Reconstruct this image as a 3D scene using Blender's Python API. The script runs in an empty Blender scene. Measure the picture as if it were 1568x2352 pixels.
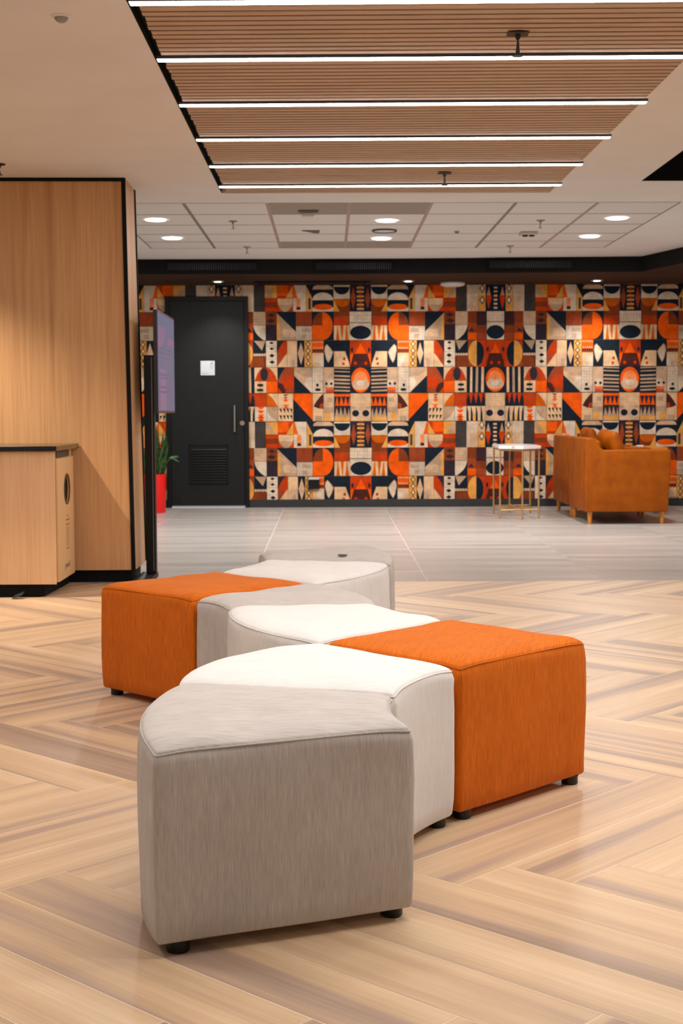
import bpy, bmesh, math, random
from mathutils import Vector, Matrix
random.seed(7)
PI = math.pi
S = bpy.context.scene
COL = S.collection

# ------------------------------------------------------------------ camera, light, exposure
cam = bpy.data.cameras.new('camera'); camo = bpy.data.objects.new('camera', cam); COL.objects.link(camo)
cam.sensor_fit = 'VERTICAL'; cam.sensor_height = 36; cam.sensor_width = 24; cam.lens = 50
cam.clip_start = .05; cam.clip_end = 200
Rm = (Matrix.Rotation(math.radians(-.5), 4, 'Z') @ Matrix.Rotation(PI/2 - math.radians(4.1), 4, 'X') @ Matrix.Rotation(-.0035, 4, 'Z'))
camo.matrix_world = Matrix.Translation((0, 0, 1.064)) @ Rm
cam.dof.use_dof = True; cam.dof.focus_distance = 3.6; cam.dof.aperture_fstop = 10.5
S.camera = camo
S.view_settings.view_transform = 'Standard'; S.view_settings.look = 'None'
S.view_settings.exposure = 0.18; S.view_settings.gamma = 1.0; S.view_settings.use_curve_mapping = False
w = bpy.data.worlds.new('world'); S.world = w; w.use_nodes = True
w.node_tree.nodes['Background'].inputs[0].default_value = (1, .93, .87, 1)
w.node_tree.nodes['Background'].inputs[1].default_value = .2

def lamp(name, kind, loc, energy, color=(1, .95, .9), size=.3, size_y=None, rot=(0, 0, 0), spot=None, blend=.4):
    d = bpy.data.lights.new(name, kind); d.energy = energy; d.color = color
    if kind == 'AREA':
        d.size = size
        if size_y: d.shape = 'RECTANGLE'; d.size_y = size_y
        else: d.shape = 'DISK'
    if kind == 'SPOT':
        d.spot_size = spot; d.spot_blend = blend; d.shadow_soft_size = size
    o = bpy.data.objects.new(name, d); o.location = loc; o.rotation_euler = rot; COL.objects.link(o)
    return o
WARM = (1, .86, .70); NEUT = (1, .965, .93)
# ceiling lamps of the hall outside the frame
for lx, ly, e in ((-2.0, 3.4, 20), (2.5, 3.8, 36), (3.1, 6.6, 52), (-2.6, 5.6, 9), (2.6, .6, 12), (-1.8, .6, 7)):
    lamp('ceiling_lamp', 'AREA', (lx, ly, 2.44), e, NEUT, .5)
for ly in (2.6, 3.4, 4.2):                                     # LED lines of the same panel, overhead and out of view
    lamp('led_line_lamp', 'AREA', (.38, ly, 2.465), 14.5, NEUT, 2.1, .05)
lamp('counter_spot', 'SPOT', (-2.52, 7.95, 2.44), 250, WARM, .03, spot=math.radians(112), blend=.9)

# ------------------------------------------------------------------ helpers
def s2l(c):
    c = c/255.
    return c/12.92 if c <= .04045 else ((c+.055)/1.055)**2.4
def rgb(r, g, b): return (s2l(r), s2l(g), s2l(b), 1)

class NT:
    def __init__(s, m): s.m = m; s.t = m.node_tree; s.b = s.t.nodes['Principled BSDF']
    def n(s, typ, **kw):
        x = s.t.nodes.new(typ)
        for k, v in kw.items():
            if k in x.inputs: x.inputs[k].default_value = v
            else: setattr(x, k, v)
        return x
    def l(s, a, b): s.t.links.new(a, b)
def mat(name, col, rough=.6, metal=0, emit=None, es=0, spec=.5, sheen=0, coat=0):
    m = bpy.data.materials.new(name); m.use_nodes = True; b = m.node_tree.nodes['Principled BSDF']
    b.inputs['Base Color'].default_value = col; b.inputs['Roughness'].default_value = rough
    b.inputs['Metallic'].default_value = metal; b.inputs['Specular IOR Level'].default_value = spec
    b.inputs['Sheen Weight'].default_value = sheen; b.inputs['Coat Weight'].default_value = coat
    if emit: b.inputs['Emission Color'].default_value = emit; b.inputs['Emission Strength'].default_value = es
    return m
def noisy(name, cols, scale, rough=.6, coord='Object', detail=3, bump=0, fine=None, lo=.35, hi=.65, **kw):
    """colour ramp over a stretched noise, optional second finer noise that modulates brightness"""
    m = mat(name, cols[0], rough, **kw); t = NT(m)
    tc = t.n('ShaderNodeTexCoord'); mp = t.n('ShaderNodeMapping'); mp.inputs['Scale'].default_value = scale
    t.l(tc.outputs[coord], mp.inputs['Vector'])
    nz = t.n('ShaderNodeTexNoise', Scale=1.0, Detail=detail, Roughness=.6); t.l(mp.outputs[0], nz.inputs['Vector'])
    cr = t.n('ShaderNodeValToRGB'); t.l(nz.outputs[0], cr.inputs[0])
    e = cr.color_ramp.elements; e[0].position = lo; e[1].position = hi; e[0].color = cols[0]; e[1].color = cols[-1]
    for i, c in enumerate(cols[1:-1]):
        q = e.new(lo+(hi-lo)*(i+1)/(len(cols)-1)); q.color = c
    out = cr.outputs[0]
    if fine:
        mp2 = t.n('ShaderNodeMapping'); mp2.inputs['Scale'].default_value = fine[0]; t.l(tc.outputs[coord], mp2.inputs['Vector'])
        n2 = t.n('ShaderNodeTexNoise', Scale=1.0, Detail=2.0); t.l(mp2.outputs[0], n2.inputs['Vector'])
        mr = t.n('ShaderNodeMapRange'); mr.inputs[1].default_value = .3; mr.inputs[2].default_value = .7
        mr.inputs[3].default_value = 1-fine[1]; mr.inputs[4].default_value = 1+fine[1]; t.l(n2.outputs[0], mr.inputs[0])
        vm = t.n('ShaderNodeVectorMath', operation='SCALE'); t.l(out, vm.inputs[0]); t.l(mr.outputs[0], vm.inputs['Scale']); out = vm.outputs[0]
        bsrc = n2.outputs[0]
    else: bsrc = nz.outputs[0]
    t.l(out, t.b.inputs['Base Color'])
    if bump:
        bp = t.n('ShaderNodeBump', Strength=bump, Distance=.002); t.l(bsrc, bp.inputs['Height']); t.l(bp.outputs[0], t.b.inputs['Normal'])
    return m

def fabric(name, c1, c2, ang=0., sheen=.06):
    m = mat(name, c1, .92, spec=.15, sheen=sheen); t = NT(m)
    uv = t.n('ShaderNodeUVMap'); uv.uv_map = 'UVMap'
    def nz(sc, det=2, rough=.55):
        mp = t.n('ShaderNodeMapping'); mp.inputs['Scale'].default_value = sc; t.l(uv.outputs[0], mp.inputs['Vector'])
        n = t.n('ShaderNodeTexNoise', Scale=1.0, Detail=float(det), Roughness=rough); t.l(mp.outputs[0], n.inputs['Vector']); return n.outputs[0]
    streak = nz((420, 22, 1)); thread = nz((900, 420, 1), 1); blot = nz((7, 7, 1), 3); big = nz((95, 5, 1))
    def mth(op, a, b):
        x = t.n('ShaderNodeMath', operation=op)
        for i, v in enumerate((a, b)):
            if isinstance(v, (int, float)): x.inputs[i].default_value = v
            else: t.l(v, x.inputs[i])
        return x.outputs[0]
    s = mth('ADD', mth('MULTIPLY', streak, .42), mth('MULTIPLY', thread, .26))
    s = mth('ADD', s, mth('MULTIPLY', blot, .14)); s = mth('ADD', s, mth('MULTIPLY', big, .18))
    mr = t.n('ShaderNodeMapRange'); mr.inputs[1].default_value = .33; mr.inputs[2].default_value = .67; t.l(s, mr.inputs[0])
    mx = t.n('ShaderNodeMix', data_type='RGBA'); mx.inputs[6].default_value = c1; mx.inputs[7].default_value = c2
    t.l(mr.outputs[0], mx.inputs[0]); t.l(mx.outputs[2], t.b.inputs['Base Color'])
    bp = t.n('ShaderNodeBump', Strength=.35, Distance=.0012); t.l(s, bp.inputs['Height'])
    fold = t.n('ShaderNodeMapping'); fold.inputs['Scale'].default_value = (5, 3, 1); t.l(uv.outputs[0], fold.inputs['Vector'])
    fn = t.n('ShaderNodeTexNoise', Scale=1.0, Detail=2.0); t.l(fold.outputs[0], fn.inputs['Vector'])
    b2 = t.n('ShaderNodeBump', Strength=.35, Distance=.02); t.l(fn.outputs[0], b2.inputs['Height'])
    t.l(bp.outputs[0], b2.inputs['Normal']); t.l(b2.outputs[0], t.b.inputs['Normal'])
    return m

def setp(o, label=None, cat=None, group=None, kind=None):
    if label: o['label'] = label
    if cat: o['category'] = cat
    if group: o['group'] = group
    if kind: o['kind'] = kind
    return o
def thing(name, label, cat, loc, group=None):
    o = bpy.data.objects.new(name, None); o.empty_display_size = .1; o.location = loc; COL.objects.link(o)
    return setp(o, label, cat, group)
WORLD = {}
def wloc(o):
    v = Vector(o.location)
    if o.parent: v = v + wloc(o.parent)
    return v
def obj(name, bm, m, parent=None, origin=None, smooth=False, label=None, auto=None):
    """link bm (world coordinates) as one mesh object"""
    if parent is not None and origin is None: origin = wloc(parent)
    if origin is None:
        xs = [v.co.x for v in bm.verts]; ys = [v.co.y for v in bm.verts]; zs = [v.co.z for v in bm.verts]
        origin = Vector(((min(xs)+max(xs))/2, (min(ys)+max(ys))/2, min(zs)))
    origin = Vector(origin)
    for v in bm.verts: v.co -= origin
    me = bpy.data.meshes.new(name); bm.to_mesh(me); bm.free()
    for mm in (m if isinstance(m, (list, tuple)) else [m]): me.materials.append(mm)
    if smooth:
        for p in me.polygons: p.use_smooth = True
    if auto is not None:
        me.set_sharp_from_angle(angle=math.radians(auto))
    o = bpy.data.objects.new(name, me); COL.objects.link(o)
    if parent is not None:
        o.parent = parent; o.location = origin - wloc(parent)
    else: o.location = origin
    if label: o['label'] = label
    return o
def dup(root, loc, label=None):
    r = root.copy(); COL.objects.link(r); r.location = loc
    if label: r['label'] = label
    for ch in list(root.children):
        c = ch.copy(); COL.objects.link(c); c.parent = r
        for g in list(ch.children):
            d = g.copy(); COL.objects.link(d); d.parent = c
    return r
def box(x0, x1, y0, y1, z0, z1, bev=0, bm=None, seg=2):
    b = bmesh.new(); bmesh.ops.create_cube(b, size=1)
    for v in b.verts:
        v.co = Vector((x0+(v.co.x+.5)*(x1-x0), y0+(v.co.y+.5)*(y1-y0), z0+(v.co.z+.5)*(z1-z0)))
    if bev: bmesh.ops.bevel(b, geom=list(b.edges), offset=bev, segments=seg, profile=.6, affect='EDGES')
    if bm is None: return b
    me = bpy.data.meshes.new('t'); b.to_mesh(me); b.free(); bm.from_mesh(me); bpy.data.meshes.remove(me); return bm
def prism(poly, h, axis='z', a=0, bev=0, seg=2):
    """extrude 2D poly from a to h. axis z: (x,y); axis y: (x,z); axis x: (y,z)"""
    b = bmesh.new()
    def P(p, t): return {'z': (p[0], p[1], t), 'y': (p[0], t, p[1]), 'x': (t, p[0], p[1])}[axis]
    A = [b.verts.new(P(p, a)) for p in poly]; B = [b.verts.new(P(p, h)) for p in poly]
    b.faces.new(A[::-1]); b.faces.new(B)
    for i in range(len(poly)): j = (i+1) % len(poly); b.faces.new((A[i], A[j], B[j], B[i]))
    bmesh.ops.recalc_face_normals(b, faces=b.faces[:])
    if bev: bmesh.ops.bevel(b, geom=list(b.edges), offset=bev, segments=seg, profile=.6, affect='EDGES')
    return b
def lathe(cx, cy, prof, seg=32, bm=None):
    """prof: list of (r, z)"""
    b = bm or bmesh.new(); rings = []
    for r, z in prof:
        if r < 1e-6: rings.append([b.verts.new((cx, cy, z))])
        else: rings.append([b.verts.new((cx+r*math.cos(2*PI*i/seg), cy+r*math.sin(2*PI*i/seg), z)) for i in range(seg)])
    for A, B in zip(rings, rings[1:]):
        for i in range(seg):
            j = (i+1) % seg
            if len(A) == 1 and len(B) == 1: continue
            if len(A) == 1: b.faces.new((A[0], B[j], B[i]))
            elif len(B) == 1: b.faces.new((A[i], A[j], B[0]))
            else: b.faces.new((A[i], A[j], B[j], B[i]))
    bmesh.ops.recalc_face_normals(b, faces=b.faces[:])
    return b
def tube(pts, r, seg=8, closed=False, bm=None):
    b = bm or bmesh.new(); n = len(pts); rings = []
    pts = [Vector(p) for p in pts]
    for i, p in enumerate(pts):
        if closed: d = pts[(i+1) % n]-pts[i-1]
        else: d = pts[min(i+1, n-1)]-pts[max(i-1, 0)]
        d.normalize(); up = Vector((0, 0, 1)) if abs(d.z) < .9 else Vector((1, 0, 0))
        u = d.cross(up).normalized(); v = d.cross(u)
        rr = r[i] if isinstance(r, (list, tuple)) else r
        rings.append([b.verts.new(p+u*math.cos(2*PI*k/seg)*rr+v*math.sin(2*PI*k/seg)*rr) for k in range(seg)])
    for i in range(n if closed else n-1):
        A, B = rings[i], rings[(i+1) % n]
        for k in range(seg): b.faces.new((A[k], A[(k+1) % seg], B[(k+1) % seg], B[k]))
    if not closed: b.faces.new(rings[0][::-1]); b.faces.new(rings[-1])
    bmesh.ops.recalc_face_normals(b, faces=b.faces[:])
    return b
def text_mesh(s, size, M, depth=.0006):
    c = bpy.data.curves.new('t', 'FONT'); c.body = s; c.size = size; c.extrude = depth; c.align_x = 'LEFT'
    o = bpy.data.objects.new('t', c); COL.objects.link(o)
    bpy.context.view_layer.update()
    me = bpy.data.meshes.new_from_object(o.evaluated_get(bpy.context.evaluated_depsgraph_get()))
    bpy.data.objects.remove(o); bpy.data.curves.remove(c)
    b = bmesh.new(); b.from_mesh(me); bpy.data.meshes.remove(me)
    bmesh.ops.transform(b, matrix=M, verts=b.verts[:]); return b

# ------------------------------------------------------------------ materials
BLACK = mat('black_paint', rgb(8, 8, 9), .5, spec=.25)
BLACKM = mat('black_matte', rgb(10, 10, 11), .75, spec=.2)
PLASTER = noisy('plaster', [rgb(222, 217, 214), rgb(227, 222, 219)], (2, 2, 2), .85, spec=.2)
TILE = mat('ceiling_tile', rgb(218, 212, 208), .9, spec=.1)
TILEG = mat('perforated_ceiling_tile', rgb(160, 148, 138), .9, spec=.1)
GRID = mat('ceiling_grid', rgb(168, 144, 134), .7)
GRIDD = mat('ceiling_grid_shadow_gap', rgb(120, 108, 100), .8)
WHITEP = mat('white_plastic', rgb(225, 220, 216), .4)
GREYP = mat('grey_plastic', rgb(120, 116, 112), .5)
LED = mat('led_diffuser', (1, 1, 1, 1), .4, emit=(1, .94, .87, 1), es=17)
LENS = mat('lamp_lens', (1, 1, 1, 1), .4, emit=(1, .95, .9, 1), es=22)
CHROME = mat('brushed_steel', rgb(175, 172, 170), .28, metal=1)
ALU = mat('aluminium_housing', rgb(90, 90, 96), .35, metal=.7)
WOODW = noisy('oak_veneer', [rgb(182, 132, 86), rgb(208, 160, 112), rgb(192, 142, 96)], (9, 9, .35), .42, detail=4,
              fine=((130, 130, 2.2), .09), bump=.05, lo=.3, hi=.7, spec=.35)
WOODC = noisy('cabinet_veneer', [rgb(222, 178, 134), rgb(232, 190, 148), rgb(214, 168, 124)], (7, 7, .5), .42, detail=5,
              fine=((90, 90, 1.6), .07), bump=.05, lo=.3, hi=.7, spec=.35)
SLAT = noisy('slat_timber', [rgb(174, 142, 112), rgb(190, 158, 126), rgb(166, 134, 104)], (1.2, 20, 4), .55, fine=((8, 220, 60), .08), lo=.3, hi=.7)
SLATB = mat('slat_backing', rgb(58, 32, 17), .9, spec=.1)
WORKTOP = noisy('speckled_black_stone', [rgb(22, 20, 19), rgb(30, 27, 25)], (60, 60, 60), .12, spec=.6)
LEATHER = noisy('tan_leather', [rgb(140, 66, 0), rgb(158, 80, 2)], (8, 8, 8), .5, bump=.25, fine=((160, 160, 160), .07), spec=.18)
BRASS = mat('brass', rgb(196, 158, 104), .35, metal=.7)
LEGW = noisy('honey_wood', [rgb(196, 118, 36), rgb(214, 134, 48)], (20, 20, 3), .45)
MARBLE = noisy('white_marble', [rgb(236, 230, 226), rgb(232, 226, 222), rgb(120, 112, 110)], (9, 9, 9), .2, detail=6, lo=.42, hi=.75)
RED = mat('red_lacquer', rgb(226, 10, 4), .4)
LEAF = noisy('snake_plant_leaf', [rgb(44, 82, 30), rgb(92, 122, 62), rgb(36, 70, 24)], (5, 5, 40), .45, lo=.35, hi=.65)
LEAFP = mat('pale_leaf', rgb(104, 150, 96), .5)
SOIL = mat('soil', rgb(38, 28, 20), .95)
ORANGE_S = fabric('burnt_orange_fabric', rgb(170, 76, 6), rgb(232, 120, 28), sheen=.25)
ORANGE_S.node_tree.nodes['Principled BSDF'].inputs['Sheen Tint'].default_value = (1, .5, .2, 1)
GREY_S = fabric('warm_grey_fabric', rgb(168, 160, 154), rgb(214, 206, 200))
WHITE_S = fabric('off_white_fabric', rgb(212, 208, 204), rgb(236, 232, 229))

# ------------------------------------------------------------------ floor: herringbone planks and grey tiles
YB = 8.78
def plank_material():
    m = mat('herringbone_planks', rgb(205, 170, 135), .46, spec=.4); t = NT(m)
    uv = t.n('ShaderNodeUVMap'); uv.uv_map = 'UVMap'
    at = t.n('ShaderNodeAttribute'); at.attribute_name = 'rnd'
    sc = t.n('ShaderNodeVectorMath', operation='SCALE'); sc.inputs['Scale'].default_value = 31.0; t.l(at.outputs['Color'], sc.inputs[0])
    def nz(s, det=3, rough=.55, dist=0.):
        mp = t.n('ShaderNodeMapping'); mp.inputs['Scale'].default_value = s; t.l(uv.outputs[0], mp.inputs['Vector'])
        ad = t.n('ShaderNodeVectorMath', operation='ADD'); t.l(mp.outputs[0], ad.inputs[0]); t.l(sc.outputs[0], ad.inputs[1])
        n = t.n('ShaderNodeTexNoise', Scale=1.0, Detail=float(det), Roughness=rough, Distortion=dist); t.l(ad.outputs[0], n.inputs['Vector']); return n.outputs[0]
    band = nz((.28, 9, 1), 2, .45, .05); grain = nz((2.0, 95, 1), 4, .65, .1); knot = nz((2.2, 22, 1), 3)
    cr = t.n('ShaderNodeValToRGB'); e = cr.color_ramp.elements
    e[0].position = .32; e[0].color = rgb(164, 138, 116); e[1].position = .7; e[1].color = rgb(222, 191, 155)
    for p, c in ((.41, rgb(178, 150, 130)), (.46, rgb(200, 167, 134)), (.58, rgb(212, 179, 143))): q = e.new(p); q.color = c
    t.l(band, cr.inputs[0])
    mr = t.n('ShaderNodeMapRange'); mr.inputs[1].default_value = .3; mr.inputs[2].default_value = .7; mr.inputs[3].default_value = .88; mr.inputs[4].default_value = 1.07; t.l(grain, mr.inputs[0])
    m2 = t.n('ShaderNodeMapRange'); m2.inputs[1].default_value = .25; m2.inputs[2].default_value = .5; m2.inputs[3].default_value = .9; m2.inputs[4].default_value = 1.0; t.l(knot, m2.inputs[0])
    mm = t.n('ShaderNodeMath', operation='MULTIPLY'); t.l(mr.outputs[0], mm.inputs[0]); t.l(m2.outputs[0], mm.inputs[1])
    vm = t.n('ShaderNodeVectorMath', operation='SCALE'); t.l(cr.outputs[0], vm.inputs[0]); t.l(mm.outputs[0], vm.inputs['Scale'])
    t.l(vm.outputs[0], t.b.inputs['Base Color'])
    bp = t.n('ShaderNodeBump', Strength=.08, Distance=.001); t.l(grain, bp.inputs['Height']); t.l(bp.outputs[0], t.b.inputs['Normal'])
    return m
GROUT = mat('pale_grout', rgb(232, 208, 182), .8, spec=.2)
def herringbone():
    bm = bmesh.new(); uvl = bm.loops.layers.uv.new('UVMap'); cl = bm.loops.layers.float_color.new('rnd')
    wd, L, g = .1817, 1.159, .0015
    n = L/wd; r2 = math.sqrt(2)
    rot = math.radians(1.3); c, s = math.cos(rot), math.sin(rot)
    X0, Y0 = .03, 3.123
    def W(u, v):
        x = (u+v)*wd/r2; y = (v-u)*wd/r2
        return (X0+.257+(x-.257)*c-y*s, Y0+(x-.257)*s+y*c)
    def plank(u0, u1, v0, v1, along):
        gg = g/wd; u0 += gg; u1 -= gg; v0 += gg; v1 -= gg
        q = [(u0, v0), (u1, v0), (u1, v1), (u0, v1)]
        P = [W(*p) for p in q]
        if max(p[0] for p in P) < -4.5 or min(p[0] for p in P) > 5 or max(p[1] for p in P) < -.8 or min(p[1] for p in P) > YB: return
        f = bm.faces.new([bm.verts.new((p[0], p[1], 0)) for p in P]); k = (random.random(), random.random(), random.random(), 1)
        for lp, (u, v) in zip(f.loops, q):
            a, b = (u-u0, v-v0) if along == 'u' else (v-v0, u-u0)
            lp[uvl].uv = (a*wd, b*wd); lp[cl] = k
        f.material_index = 0
    for j in range(-9, 9):
        for i in range(-45, 46):
            du, dv = i+n*j, i-n*j
            plank(du, du+n, dv, dv+1, 'u'); plank(du, du+1, dv+1, dv+1+n, 'v')
    bmesh.ops.bisect_plane(bm, geom=bm.verts[:]+bm.edges[:]+bm.faces[:], plane_co=(0, YB, 0), plane_no=(0, 1, 0), clear_outer=True)
    bmesh.ops.recalc_face_normals(bm, faces=bm.faces[:])
    for f in bm.faces:
        if f.normal.z < 0: f.normal_flip()
    f = bm.faces.new([bm.verts.new(p) for p in ((-4.6, -.9, -.0003), (5.1, -.9, -.0003), (5.1, YB, -.0003), (-4.6, YB, -.0003))]); f.material_index = 1
    o = obj('floor', bm, [plank_material(), GROUT], origin=(0, 0, 0)); setp(o, kind='structure')
herringbone()
def grey_floor():
    m = mat('grey_porcelain', rgb(170, 165, 160), .3, spec=.45); t = NT(m)
    tc = t.n('ShaderNodeTexCoord'); at = t.n('ShaderNodeAttribute'); at.attribute_name = 'rnd'
    mp = t.n('ShaderNodeMapping'); mp.inputs['Scale'].default_value = (.5, 5, 1); t.l(tc.outputs['Object'], mp.inputs['Vector'])
    ad = t.n('ShaderNodeVectorMath', operation='ADD'); t.l(mp.outputs[0], ad.inputs[0]); t.l(at.outputs['Color'], ad.inputs[1])
    nz = t.n('ShaderNodeTexNoise', Scale=1.0, Detail=5.0, Roughness=.6, Distortion=.2); t.l(ad.outputs[0], nz.inputs['Vector'])
    cr = t.n('ShaderNodeValToRGB'); e = cr.color_ramp.elements; e[0].position = .35; e[1].position = .68
    e[0].color = rgb(152, 147, 142); e[1].color = rgb(182, 177, 171); t.l(nz.outputs[0], cr.inputs[0]); t.l(cr.outputs[0], t.b.inputs['Base Color'])
    bm = bmesh.new(); cl = bm.loops.layers.float_color.new('rnd')
    xs = [-4.89+1.1*k for k in range(10)]; ys = [YB, 12.2, 15.62]
    for a, b in zip(xs, xs[1:]):
        for c, d in zip(ys, ys[1:]):
            f = bm.faces.new([bm.verts.new(p) for p in ((a+.0018, c+.001, 0), (b-.0018, c+.001, 0), (b-.0018, d-.001, 0), (a+.0018, d-.001, 0))])
            k = (random.random()*9, random.random()*9, 0, 1)
            for lp in f.loops: lp[cl] = k
    f = bm.faces.new([bm.verts.new(p) for p in ((-4.9, YB, -.0015), (5.1, YB, -.0015), (5.1, 15.62, -.0015), (-4.9, 15.62, -.0015))]); f.material_index = 1
    o = obj('floor', bm, [m, mat('light_joint', rgb(226, 220, 214), .7)], origin=(0, 0, 0)); setp(o, kind='structure')
grey_floor()

# ------------------------------------------------------------------ ceiling
ZP, ZT, ZS = 2.48, 2.58, 2.43        # plaster, tile field, soffit
PX0, PX1, PY1 = -.695, 1.452, 9.425  # timber panel opening
def slab(bm, x0, x1, y0, y1, z0, z1): box(x0, x1, y0, y1, z0, z1, bm=bm)
bm = bmesh.new()
slab(bm, -5, PX0, -.8, 9.86, ZP, ZP+.14); slab(bm, PX1, 1.95, -.8, 9.86, ZP, ZP+.14)
slab(bm, PX0, PX1, PY1, 9.86, ZP, ZP+.14); slab(bm, PX0, PX1, -.8, 2.0, ZP, ZP+.14)
slab(bm, 1.95, 5, 8.965, 9.86, ZP, ZP+.14)
setp(obj('ceiling', bm, PLASTER, origin=(0, 0, 0)), kind='structure')
setp(obj('ceiling', box(1.95, 5, -.8, 8.965, 2.78, 2.82), BLACKM, origin=(0, 0, 0)), kind='structure')      # black open void on the right
setp(obj('trim_5', box(1.95, 5, 8.955, 8.9645, ZP+.0005, 2.78), BLACKM, origin=(0, 0, 0)), kind='structure')
setp(obj('trim_6', box(1.951, 1.956, -.8, 8.955, ZP+.0005, 2.78), BLACKM, origin=(0, 0, 0)), kind='structure')
# upper plaster around the tile field
TX0, TX1, TY0, TY1 = -1.66, 2.6, 9.97, 13.51
bm = bmesh.new()
slab(bm, -5, TX0, 9.86, 15.7, ZT, ZT+.04); slab(bm, TX1, 5, 9.86, 15.7, ZT, ZT+.04)
slab(bm, TX0, TX1, TY1, 15.7, ZT, ZT+.04); slab(bm, TX0, TX1, 9.8, TY0, ZT, ZT+.04)
setp(obj('ceiling', bm, PLASTER, origin=(0, 0, 0)), kind='structure')
bm = bmesh.new()
gx = [TX0, -1.06, -.447, .16, .765, 1.385, 1.99, TX1]; gy = [TY0, 10.58, 11.19, 11.82, 12.43, 12.99, TY1]
for i, (a, b) in enumerate(zip(gx, gx[1:])):
    for j, (c, d) in enumerate(zip(gy, gy[1:])):
        f = bm.faces.new([bm.verts.new(p) for p in ((a+.013, d-.016, ZT+.002), (b-.013, d-.016, ZT+.002), (b-.013, c+.016, ZT+.002), (a+.013, c+.016, ZT+.002))])
        f.material_index = 1 if (i in (2, 3) and j in (1, 5)) else 0
for k, x in enumerate(gx):
    f = bm.faces.new([bm.verts.new(p) for p in ((x-.013, TY1, ZT+.0005), (x+.013, TY1, ZT+.0005), (x+.013, TY0, ZT+.0005), (x-.013, TY0, ZT+.0005))]); f.material_index = 4 if k in (0, 1, 5, 7) else 2
for y in gy:
    f = bm.faces.new([bm.verts.new(p) for p in ((TX0, y+.016, ZT+.003), (TX1, y+.016, ZT+.003), (TX1, y-.016, ZT+.003), (TX0, y-.016, ZT+.003))]); f.material_index = 3
for f in bm.faces:
    f.normal_update()
    if f.normal.z > 0: f.normal_flip()
setp(obj('ceiling', bm, [TILE, TILEG, GRID, GRIDD, mat('dark_ceiling_grid', rgb(134, 124, 116), .7)], origin=(0, 0, 0)), kind='structure')
# black bulkhead and dark soffit before the patterned wall
fl = [(-4.9, 14.40), (.3, 14.45), (3.12, 14.27), (3.36, 13.35), (4.9, 11.2)]
bm = prism(fl+[(4.9, 15.59), (-4.9, 15.59)], ZT-.001, 'z', ZS)
setp(obj('trim_1', bm, [BLACKM], origin=(0, 0, 0)), kind='structure')
SOFF = noisy('dark_brown_soffit', [rgb(58, 40, 30), rgb(66, 46, 35)], (3, 3, 3), .8, spec=.15)
bm = prism(fl+[(4.9, 15.59), (-4.9, 15.59)], ZS-.0005, 'z', ZS-.004)
setp(obj('ceiling', bm, SOFF, origin=(0, 0, 0)), kind='structure')

# ------------------------------------------------------------------ slatted timber panel and LED lines
def skew(y, x): return y-.048*(x+.66)/2.1
stripY = [5.025, 5.825, 6.675, 7.515, 8.325, 9.07]
pan = thing('slatted_ceiling_panel', 'long panel of narrow timber battens set in the white ceiling', 'ceiling panel', (.38, 6, ZP))
obj('backing', box(PX0-.0, PX1, 2.0, PY1, ZP+.075, ZP+.09), SLATB, pan)
bm = bmesh.new()
box(PX0+.0005, PX0+.03, 2.0, PY1, ZP+.05, ZP+.07, bm=bm); box(PX0+.0005, PX0+.002, 2.0, PY1, ZP+.001, ZP+.074, bm=bm); obj('edge_channel', bm, BLACKM, pan, label='black channel along the left edge')
edges = [2.2]+stripY+[9.425+.03]
for a, b in zip(edges, edges[1:]):
    bm = bmesh.new(); y0 = a+.022; y1 = b-.026 if b < 9.4 else b-.03
    n = max(3, round((y1-y0)/.0615)); p = (y1-y0)/n
    for k in range(n):
        ya = y0+k*p+.006; yb = ya+p*.70; jx = random.uniform(-.004, .004); jr = random.uniform(-.006, .006)
        xa, xb = PX0+.036+jx, PX1-.004
        v = [bm.verts.new((x, skew(y, x), z)) for z in (ZP-.004, ZP+.05) for (x, y) in ((xa, ya), (xb, ya), (xb, yb), (xa, yb))]
        for q in ((3, 2, 1, 0), (4, 5, 6, 7), (0, 1, 5, 4), (1, 2, 6, 5), (2, 3, 7, 6), (3, 0, 4, 7)): bm.faces.new([v[i] for i in q])
    obj('batten_section', bm, SLAT, pan)
place = ['cut by the top edge of the photo', 'second from the top of the photo', 'third from the top of the photo', 'third from the far end of the panel', 'last but one before the far end', 'at the far end, shortest in view']
for y, pl in zip(stripY, place):
    t = thing('linear_light', 'glowing LED line across the timber ceiling, '+pl, 'light', (.38, skew(y, .38), ZP-.03), 'LED lines in the timber ceiling panel')
    xa, xb = PX0+.012, PX1+.012 if y > 5.5 else PX1
    def bar(x0, x1, h0, h1, z0, z1):
        b = bmesh.new()
        v = [b.verts.new((x, skew(y, x)+q, z)) for z in (z0, z1) for (x, q) in ((x0, h0), (x1, h0), (x1, h1), (x0, h1))]
        for q in ((3, 2, 1, 0), (4, 5, 6, 7), (0, 1, 5, 4), (1, 2, 6, 5), (2, 3, 7, 6), (3, 0, 4, 7)): b.faces.new([v[i] for i in q])
        return b
    obj('housing', bar(xa, xb, -.0235, .0235, ZP-.014, ZP-.0005), ALU, t)
    obj('diffuser', bar(xa+.003, xb-.004, -.022, .022, ZP-.0165, ZP-.014), LED, t)

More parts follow.
